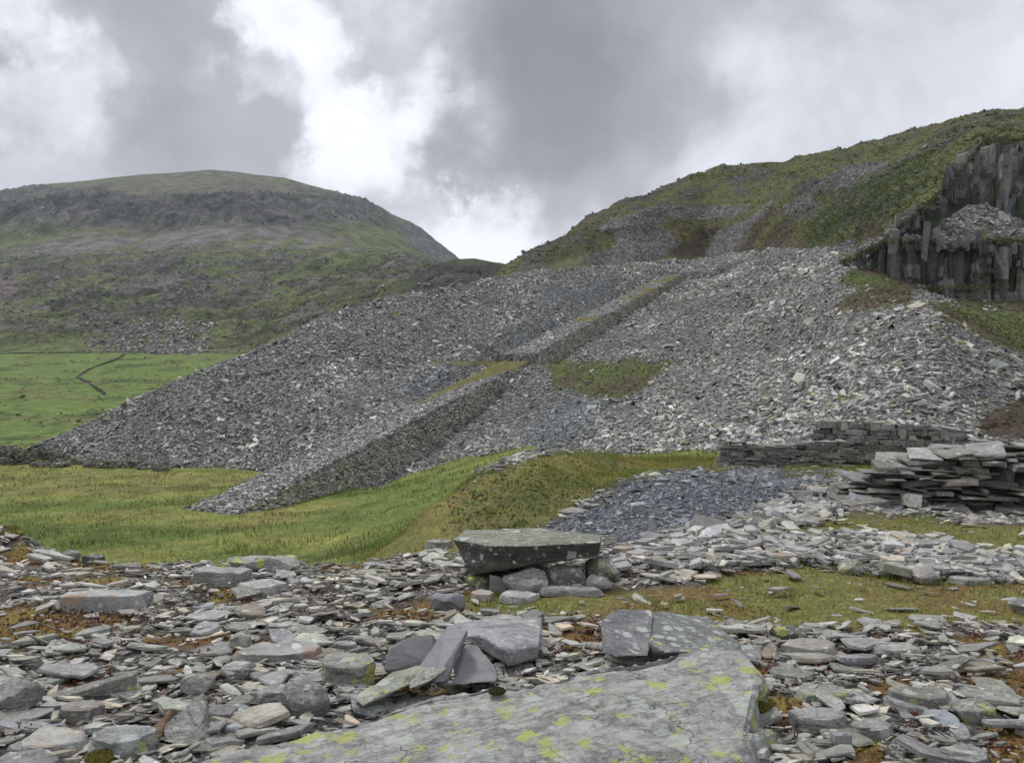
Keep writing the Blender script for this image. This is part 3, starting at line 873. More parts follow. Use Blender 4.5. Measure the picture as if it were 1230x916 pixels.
# ---- incline ramps: two things, below and above the ledge
def build_incline(name, t0, t1, label, strip, seed):
    T = np.linspace(t0, t1, int((t1 - t0) * 2.2))
    prof = [(-4.4, -3.0), (-3.4, -.9), (-2.6, -.1), (-2.2, .0), (-1.4, .05), (-.5, .03), (.5, .03), (1.3, .02), (1.95, .0), (2.2, -.08)]
    nw = 9
    G = np.zeros((len(T), len(prof) + nw, 3))
    z0 = incl_z(T); wh_ = incl_wall(T) + 1.0
    for i, (s_, dz) in enumerate(prof):
        fade = np.clip((T - t0) / 9, .12, 1)
        G[:, i, :2] = A0 + T[:, None] * DIR + s_ * RGT
        G[:, i, 2] = z0 + dz * fade
    for i in range(nw):
        f_ = (i + 1) / nw
        G[:, len(prof) + i, :2] = A0 + T[:, None] * DIR + (2.24 + .2 * f_ * wh_)[:, None] * RGT
        G[:, len(prof) + i, 2] = z0 - f_ * wh_
    cap = G[:1].copy(); cap[..., 2] = np.minimum(cap[..., 2], z0[0] - 2.6); cap[..., :2] -= .25 * DIR      # blunt end face
    G = np.concatenate([cap, G]); T = np.concatenate([T[:1], T])
    nz = fbm(G / .9, 3, seed)
    G[:, :, 2] += nz * .26 * np.clip(np.linspace(0, len(T), len(T))[:, None] / 6, 0, 1)
    wob = fbm(G / 2.5, 3, seed + 3) * .5
    G[..., 0] += wob * RGT[0]; G[..., 1] += wob * RGT[1]
    c = np.zeros(G.shape) + np.array((.15, .15, .15))
    c[:, len(prof):] = (.20, .192, .172)
    g = strip(T[:, None], np.array([s for s, _ in prof] + [9] * nw)[None], fbm(G / 3., 3, seed + 5))
    c = paint(c, (.17, .155, .05), g)
    root = empty(name, (A0[0] + t0 * DIR[0], A0[1] + t0 * DIR[1], float(z0[0])))
    tag(root, label, 'ramp')
    bed = link('bed', grid_mesh('bed', G[:, :len(prof) + 1] - np.array(root.location), c[:, :len(prof) + 1]), M['tip'], root)
    wall = link('retaining_wall', grid_mesh('retaining_wall', G[:, len(prof):] - np.array(root.location), c[:, len(prof):]), M['tip'], root)
    k = int((t1 - t0) * 60)
    Gb = G[:, 1:len(prof)]; wt_ = (1 - .93 * g[:, 1:len(prof)]) * (80. / Gb[..., 1])
    p, n, _ = sample_grid(Gb, k, wt_, rng)
    L_ = rng.lognormal(-1.05, .45, k)
    o1 = link('bed_slates', mk_mesh('bed_slates', *plates(p - np.array(root.location), n, L_, rng, 3, tilt=.3, col=slate_cols(k, rng, .10, .50), open_base=True)), M['far_slate'], root)
    o1['kind'] = 'stuff'
    Gw = G[:, len(prof):]
    k = int((t1 - t0) * 62)
    p, n, _ = sample_grid(Gw, k, 80. / Gw[..., 1], rng)
    n = np.tile(np.array([RGT[0], RGT[1], .12]), (k, 1))
    cc = slate_cols(k, rng, .18, .54) * np.array([1.03, 1.0, .93])
    v, l, t_, c_ = plates(p - np.array(root.location), n, rng.uniform(.22, .8, k), rng, 4, open_base=True, aspect=(.22, .5), thick=(.12, .35), tilt=.2, col=cc, az=np.full(k, math.atan2(DIR[1], DIR[0])) + rng.normal(0, .1, k), lift=.1)
    o2 = link('wall_stones', mk_mesh('wall_stones', v, l, t_, c_), M['far_slate'], root)
    o2['kind'] = 'stuff'
    return root


build_incline('incline_ramp', -5.0, T_LED + .5, 'long straight stone ramp rising from the grass to the ledge',
              lambda T, S, n: sm(26, 40, T + 6 * n) * sm(-3.2, -2.4, S) * sm(.2 + 2.4 * sm(40, 52, T), -.9 + 3 * sm(40, 52, T), S + .8 * n), 140)
build_incline('incline_ramp', T_LED + 2.85, T_LED + 128, 'upper stone ramp climbing from the ledge towards the hillside',
              lambda T, S, n: np.maximum(sm(22, 26, T - T_LED) * sm(36, 31, T - T_LED), sm(48, 54, T - T_LED) * sm(100, 90, T - T_LED)) * sm(3.2, 2.2, np.abs(S)) * sm(-.25, .1, n), 150)

# ------------------------------------------------------------------ slate terrace in front (the near ground)
EDGE_Y = np.array([0, 10, 11, 13, 15, 22, 30, 36, 42, 60.]); EDGE_X = np.array([-1.9, -1.8, -1.62, -1.6, -1.5, -.8, .8, 3.2, 7.3, 22.])


def terr_z(X, Y):
    q = np.stack([X, Y, 0 * X], -1)
    z = -.06 * Y + .10 * fbm(q / 2.3, 3, 201) * sm(2, 6, Y) + .045 * fbm(q / .6, 3, 202)
    ex = np.interp(Y, EDGE_Y, EDGE_X) + .25 * fbm(q / 1.4, 2, 203)
    d = np.minimum(Y - 10.0 - .35 * fbm(q / 1.1, 2, 204), ex - X)
    z = z - .62 * np.maximum(d, 0) - .10 * sm(-1.2, 0, d)
    z = z + .58 * np.exp(-(np.abs((X + 7.0) / 1.0) ** 3 + ((Y - 10.2) / .8) ** 2))          # heap at the left end
    bank = sm(1.0, 3.0, X) * np.exp(-((Y - 10.6 - .10 * X) / 1.15) ** 2)
    z = z + .22 * bank                                                                # low bank of slates
    z = z + .55 * sm(12, 17, Y) * sm(26, 20, Y) * np.exp(-((X - 3.4 - .16 * (Y - 14)) / 2.2) ** 2)   # blue heap
    z = z + .75 * sm(11, 17, Y) * sm(40, 30, Y) * np.exp(-((X - ex - 1.2) / 1.3) ** 2) * (X > ex - 3)      # grassy mound
    return z


uu = np.linspace(-1.25, 1.25, 380)
vv = np.concatenate([np.linspace(-4, 2.2, 12), np.geomspace(2.3, 50, 200)])
XT = uu[None] * (np.maximum(vv[:, None], 0) * .78 + 3.5); YT = np.broadcast_to(vv[:, None], XT.shape)
Gf = np.stack([XT, YT, terr_z(XT, YT)], -1)
fx, fy = proj(Gf)
ok = Gf[..., 1] > 1.5
fa = fbm(Gf / .9, 4, 211); fb_ = fbm(Gf / .22, 3, 212); fc = fbm(Gf / 3.0, 3, 213)
MOSS = [[(-300, 735), (60, 728), (150, 732), (156, 752), (60, 768), (-300, 778)], [(80, 676), (185, 671), (190, 683), (80, 692)], [(190, 764), (300, 758), (330, 770), (240, 782), (190, 778)],
        [(370, 671), (480, 667), (482, 680), (390, 684)], [(440, 730), (520, 722), (560, 735), (500, 748), (440, 745)], [(300, 768), (400, 763), (405, 772), (310, 778)], [(1040, 815), (1090, 812), (1100, 835), (1050, 838)],
        [(1150, 805), (1400, 800), (1400, 845), (1180, 838)], [(600, 744), (720, 742), (720, 760), (640, 762)], [(1000, 893), (1060, 885), (1070, 930), (1000, 930)], [(1180, 880), (1400, 870), (1400, 960), (1190, 940)], [(20, 690), (80, 690), (70, 705), (10, 706)]]
GRAS = [[(555, 716), (640, 704), (760, 712), (880, 704), (900, 752), (760, 742), (640, 744), (560, 738)],
        [(860, 690), (960, 681), (1100, 700), (1500, 690), (1500, 752), (1200, 748), (1100, 752), (960, 754), (870, 745), (830, 722)],
        [(915, 628), (1030, 616), (1130, 625), (1230, 632), (1500, 634), (1500, 672), (1230, 672), (1130, 656), (1030, 641), (920, 648)],
        [(938, 561), (1045, 553), (1050, 571), (940, 573)], [(700, 548), (780, 538), (868, 539), (868, 562), (800, 565)]]
MOUND = [(470, 668), (520, 612), (580, 574), (640, 550), (700, 542), (780, 533), (868, 536), (868, 562), (800, 568), (755, 577), (700, 602), (640, 640), (600, 668)]
BLUS = [(640, 642), (700, 602), (755, 577), (800, 568), (870, 562), (1000, 564), (985, 590), (910, 616), (860, 642), (740, 658)]
moss = np.maximum.reduce([region(fx, fy, q, 5, fa, 12) for q in MOSS]) * ok
moss = np.maximum(moss, sm(.30, .42, fbm(Gf / .55, 3, 214)) * ok * (Gf[..., 1] < 12))
gras = np.maximum.reduce([region(fx, fy, q, 4, fa, 11) for q in GRAS]) * ok
mound = region(fx, fy, MOUND, 4, fa, 5) * ok
blus = region(fx, fy, BLUS, 9, fa, 12) * ok
slope = sm(-.05, .3, -(Gf[..., 2] + .06 * Gf[..., 1] + .25))              # the grassy drop beyond the terrace edge
slope = np.maximum(slope, mound)
slope = np.maximum(slope, sm(10.7, 11.6, YT) * sm(1.1, .5, XT - np.interp(YT, EDGE_Y, EDGE_X)))
colf = np.zeros(Gf.shape) + np.array((.078, .074, .068))
colf = paint(colf, (.13, .105, .085), sm(.0, .4, fa))
colf = paint(colf, (.15, .085, .03), moss * sm(-.5, .0, fb_ + .4))
colf = paint(colf, (.20, .15, .04), moss * sm(.05, .35, fb_ + .4 * fa))
colf = paint(colf, (.165, .165, .05), np.clip(gras + slope, 0, 1))
colf = paint(colf, (.25, .215, .07), mound * sm(-.3, .2, fa + .3 * fc))
colf = paint(colf, (.19, .125, .05), gras * sm(.05, .4, fa + .4 * fc))
colf = paint(colf, (.085, .09, .105), blus)
colf = paint(colf, (.065, .085, .03), region(fx, fy, [(545, 655), (565, 612), (610, 588), (660, 580), (700, 588), (735, 584), (690, 606), (650, 628), (625, 660)], 18, fa + .5 * fc, 34) * ok * .35)
terrace = link('slate_terrace', grid_mesh('slate_terrace', Gf, colf), M['terrace'])
tag(terrace, 'level terrace of flat broken slates with moss and grass between them', kind='structure')
vegf = np.clip(np.maximum(.80 * moss, .93 * gras) + slope, 0, 1)


def ground_at(px, py):
    """where the sight line through that point of the photograph meets the terrace"""
    ys = np.geomspace(2.0, 45, 900)
    hit = terr_z((px - CX) / F * ys, ys) >= EYE - (py - HY) / F * ys
    Y = float(ys[np.argmax(hit)]) if hit.any() else 1515. / max(py - 515., 8)
    return np.array([(px - CX) / F * Y, Y, float(terr_z(np.array([(px - CX) / F * Y]), np.array([Y]))[0])])


# the camera-near slates: candidates, largest 300 become pieces of their own
def spread(n, weight, rg):
    return sample_grid(Gf, n, weight, rg, (vegf, blus, fx, fy))


infr = ok * (Gf[..., 1] > 2.4) * (np.abs(fx - CX) < 900)
wn_ = infr * (1 - vegf) * (4.0 / np.maximum(Gf[..., 1], 2)) ** 1.2 * (1 - .97 * blus)
n_near = 33000
p_, n_, (v_, b_, x_, y_) = spread(n_near, wn_, rng)
L_ = np.clip(rng.lognormal(-2.28, .66, n_near), .03, .46) * np.interp(p_[:, 1], [4, 9, 16, 34], [.92, 1.15, 1.6, 2.1])
cl = slate_cols(n_near, rng, .15, .60) * np.array([1.03, 1.0, .95])
cl *= np.interp(fbm(p_ / 1.2, 3, 221), [-.4, .4], [.85, 1.12])[:, None]
p_[:, 2] += rng.random(n_near) ** 2 * .05 * np.interp(p_[:, 1], [4, 12], [1, 1.6])
appar = L_ / p_[:, 1] * ((x_ > 0) & (x_ < 1230) & (y_ < 905))
big = np.argsort(-appar)[:300]
rest = np.ones(n_near, bool); rest[big] = False
tl_ = np.interp(L_, [.04, .12, .35], [.34, .20, .12])
v1 = plates(p_[rest], n_[rest], L_[rest], rng, 5, aspect=(.28, .72), thick=(.03, .085), tilt=tl_[rest], col=cl[rest], lift=.5, jr=.45, jit=.36, rim=(.9, 1.0), az=rng.normal(0, .8, rest.sum()), open_base=True)
# chips
n_c = 10000
pc_, nc_, (vc_, bc_, xc_, yc_) = spread(n_c, infr * (1 - .9 * vegf) * (4.0 / np.maximum(Gf[..., 1], 2)) ** 1.6, rng)
v2 = plates(pc_, nc_, rng.uniform(.02, .075, n_c) * np.interp(pc_[:, 1], [4, 10, 30], [.9, 1.5, 3.0]), rng, 3, tilt=.4, col=slate_cols(n_c, rng, .12, .5), open_base=True)
# fine blue slate waste
n_b = 13000
pb_, nb_, _ = spread(n_b, infr * np.maximum(blus - .2, 0) * (14. / np.maximum(Gf[..., 1], 2)), rng)
sel = fbm(pb_ / 1.5, 2, 231)
v3 = plates(pb_, nb_, rng.lognormal(-2.35, .5, n_b) * np.interp(sel, [-.3, .4], [.8, 1.4]), rng, 3, aspect=(.35, .8), tilt=.34, col=slate_cols(n_b, rng, .10, .36, .65), open_base=True)
# stones of the right-hand heap between blue waste and ruins
hp = infr * region(fx, fy, [(770, 655), (870, 632), (960, 598), (1015, 594), (1000, 625), (900, 642), (890, 655)], 6, fa, 6)
n_h = 2600
ph_, nh_, _ = spread(n_h, hp + 1e-9, rng)
v4 = plates(ph_ + np.array([0, 0, .04]), nh_, rng.lognormal(-1.45, .5, n_h), rng, 5, aspect=(.3, .7), thick=(.05, .13), tilt=.24, jr=.45, jit=.36, rim=(.9, 1.), az=rng.normal(.3, .7, n_h), col=slate_cols(n_h, rng, .14, .5), open_base=True)
bk = infr * region(fx, fy, [(720, 668), (800, 650), (960, 645), (1100, 652), (1200, 672), (1400, 690), (1400, 700), (1100, 695), (960, 680), (860, 690), (740, 690)], 5, fa, 6)
n_k = 3600
pk_, nk_, _ = spread(n_k, bk + 1e-9, rng)
v5 = plates(pk_ + rng.random((n_k, 1)) * np.array([0, 0, .10]), nk_, np.clip(rng.lognormal(-1.75, .5, n_k), .05, .6), rng, 5, aspect=(.32, .75), thick=(.05, .15), tilt=.13, jr=.42, jit=.36, rim=(.9, 1.), col=slate_cols(n_k, rng, .16, .54), open_base=True)
o = link('small_slates', mk_mesh('small_slates', *join_parts([v1, v2, v3, v4, v5])), M['near_slate'], terrace)
o['kind'] = 'stuff'

# individual slates: 24 shapes shared
SHAPES = []
for i in range(24):
    k = int(rng.integers(6, 9))
    cx, cy = outline(1, k, rng, .4, .5)
    asp = rng.uniform(.38, .8); th_ = rng.uniform(.035, .08)
    rim = np.stack([cx[0] / 2, cy[0] / 2 * asp], 1)
    top = np.concatenate([rim * rng.uniform(.88, .98, (k, 1)), (th_ / 2 + rng.uniform(-.012, .012, (k, 1)))], 1)
    mid = np.concatenate([rim, rng.uniform(-.25, .35, (k, 1)) * th_], 1)
    bot = np.concatenate([rim * rng.uniform(.84, .98, (k, 1)), np.full((k, 1), -th_ / 2)], 1)
    V = np.concatenate([top, mid, bot])
    a = np.arange(k); b = (a + 1) % k
    loops = np.concatenate([a, np.stack([a, a + k, b + k, b], 1).ravel(), np.stack([a + k, a + 2 * k, b + 2 * k, b + k], 1).ravel(), a[::-1] + 2 * k])
    me = mk_mesh('slate', V, loops, np.concatenate([[k], np.full(2 * k, 4), [k]]), np.repeat(slate_cols(1, rng, .22, .50), 3 * k, 0))
    me.materials.append(M['slate_piece'])
    SHAPES.append(me)
from mathutils import Matrix
T_, B_, N_ = frames(n_[big], rng, np.full(300, .10))
for i, j in enumerate(big):
    ob = link('slate', SHAPES[i % 24], None, terrace)
    m3 = Matrix((T_[i], B_[i], N_[i])).transposed().to_4x4()
    s_ = L_[j] * 1.08
    ob.matrix_world = Matrix.Translation(Vector(p_[j] + N_[i] * s_ * .03)) @ m3 @ Matrix.Diagonal((s_, s_, s_ * rng.uniform(.8, 1.4), 1))


# ------------------------------------------------------------------ boulders and slabs
def rock(name, pts, label, mat='rock', col=(.25, .25, .245), detail=11, rough=.035, strata=(0, 0, 1), samp=.03, layers=9, bevel=.03, seed=1, cat='rock', group=None, parent=None, terraced=.008, side_col=None):
    pts = np.asarray(pts, float)
    base = np.array([pts[:, 0].mean(), pts[:, 1].mean(), pts[:, 2].min()])
    bm = bmesh.new()
    for p in pts - base:
        bm.verts.new(p)
    r = bmesh.ops.convex_hull(bm, input=bm.verts)
    dead = [g for g in set(r['geom_interior']) | set(r['geom_unused']) if isinstance(g, bmesh.types.BMVert) and g.is_valid]
    if dead:
        bmesh.ops.delete(bm, geom=dead, context='VERTS')
    size = float(np.linalg.norm(np.ptp(pts, axis=0)))
    bmesh.ops.dissolve_limit(bm, angle_limit=math.radians(6), verts=bm.verts, edges=bm.edges)
    if bevel:
        bmesh.ops.bevel(bm, geom=list(bm.edges), offset=bevel * size * .5, segments=1, affect='EDGES', profile=.5, clamp_overlap=True)
    bmesh.ops.triangulate(bm, faces=bm.faces)
    tgt = size / detail
    for _ in range(6):
        lg = [e for e in bm.edges if e.calc_length() > tgt]
        if not lg: break
        bmesh.ops.subdivide_edges(bm, edges=lg, cuts=1)
        bmesh.ops.triangulate(bm, faces=[f for f in bm.faces if len(f.verts) > 3])
    bm.normal_update()
    co = np.array([v.co for v in bm.verts]); no = np.array([v.normal for v in bm.verts])
    b = np.asarray(strata, float); b = b / np.linalg.norm(b)
    s_ = size
    d = fbm(co / (s_ * .30) + seed * 7.1, 4, seed) * rough * s_ + fbm(co / (s_ * .07) + seed, 3, seed + 9) * rough * .35 * s_
    h = (co @ b) / s_ * layers + fbm(co / (s_ * .4), 2, seed + 5) * .9
    lay = np.floor(h).astype(np.int64)
    step = (_hash(lay, lay * 0 + seed, lay * 0, 3) - .5) * 2
    side = 1 - np.abs(no @ b)
    d = d + step * samp * s_ * side
    tr = fbm(co * np.array([1., 1.8, 1.]) / (s_ * .22) + seed * 3.3, 3, seed + 21) * 3.0 + fbm(co / (s_ * .03), 2, seed + 22) * .25
    d = d + np.floor(tr) * terraced * .5 * (1 - side)
    co = co + no * d[:, None]
    for v, c in zip(bm.verts, co):
        v.co = c
    me = bpy.data.meshes.new(name)
    bm.to_mesh(me); bm.free()
    a = me.attributes.new('Col', 'FLOAT_COLOR', 'POINT')
    cv = np.tile(np.array([*col, 1], np.float32), (len(co), 1))
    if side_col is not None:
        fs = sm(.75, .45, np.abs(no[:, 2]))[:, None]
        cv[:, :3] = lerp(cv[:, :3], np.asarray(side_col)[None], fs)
    a.data.foreach_set('color', cv.astype(np.float32).ravel())
    me.polygons.foreach_set('use_smooth', np.ones(len(me.polygons), bool))
    me.set_sharp_from_angle(angle=math.radians(28))
    me.update()
    ob = link(name, me, M[mat], parent, tuple(base) if parent is None else None)
    if parent is None:
        tag(ob, label, cat, group)
    return ob


def around(px0, px1, pyt, pyb, shape='slab', seed=1, depth=.8, thick=None, yaw=0., tip=(0, 0), sink=.15):
    """points of a loose rock that fills the given box of the photograph, standing on the terrace"""
    g = ground_at((px0 + px1) / 2, pyb - .25 * (pyb - pyt) if shape == 'slab' else pyb - .1 * (pyb - pyt))
    w_ = (px1 - px0) / F * g[1]; h_ = (pyb - pyt) / F * g[1]
    rg = np.random.default_rng(seed)
    dp = w_ * depth
    if thick is None:
        thick = {'slab': .5, 'boulder': .95, 'block': .85, 'wedge': 1.0}[shape]
    hz = max(h_ * thick, .02)
    P_ = []
    if shape == 'slab':
        k = 8
        for i in range(k):
            a = (i + rg.uniform(-.28, .28)) / k * 6.283
            r = rg.uniform(.82, 1.05)
            for zz, sc in ((1, rg.uniform(.78, .97)), (0, 1)):
                P_.append((math.cos(a) * r * sc * w_ / 2, math.sin(a) * r * sc * dp / 2, zz * hz))
    elif shape == 'boulder':
        for i in range(26):
            v = rg.normal(0, 1, 3); v /= np.linalg.norm(v)
            v = np.sign(v) * np.abs(v) ** .75
            P_.append((v[0] * w_ / 2, v[1] * dp / 2, (v[2] + .85) * hz / 1.85))
    elif shape == 'block':
        for sx in (-1, 1):
            for sy in (-1, 1):
                for zz in (0, 1):
                    P_.append((sx * w_ / 2 * rg.uniform(.75, 1), sy * dp / 2 * rg.uniform(.75, 1), zz * hz * rg.uniform(.8, 1.05)))
        P_.append((rg.uniform(-.2, .2) * w_, 0, hz * 1.05))
    P_ = np.array(P_)
    P_[:, 2] += P_[:, 0] * tip[0] + P_[:, 1] * tip[1]
    c, s_ = math.cos(yaw), math.sin(yaw)
    P_[:, :2] = P_[:, :2] @ np.array([[c, s_], [-s_, c]])
    return P_ + g + np.array([0, 0, -sink * hz])


# the great slab across the foot of the picture
S = []
for (x, y, z) in [(-1.75, 3.2, -.17), (-1.45, 3.55, -.13), (-.95, 3.95, -.11), (-.28, 4.32, -.06), (.15, 4.45, -.035), (.62, 4.62, -.02), (1.05, 4.80, -.01), (1.42, 4.86, -.03), (1.40, 4.45, -.05), (1.22, 4.05, -.07), (1.12, 3.70, -.07), (.92, 3.25, -.08), (.6, 2.45, -.16), (-1.0, 2.0, -.24), (-1.9, 2.4, -.24)]:
    S.append((x, y, z))
    out = .10 if x < 1 else .22
    S.append((x + (.30 if x > 1 else 0), y + (.10 if y > 3.3 else 0) + (.02), -.62))
slab = rock('slate_slab', S, 'huge grey slab with yellow lichen lying across the front of the terrace', 'slab', (.35, .345, .335), 78, .012, (0.1, .25, 1), .012, 30, .010, 5, 'slab', terraced=.036)


def PT(lst):
    return [P(*q) for q in lst]


# long block propped on boulders
def BK(lst):
    return [P(a, b, c * 1.115) for a, b, c in lst]


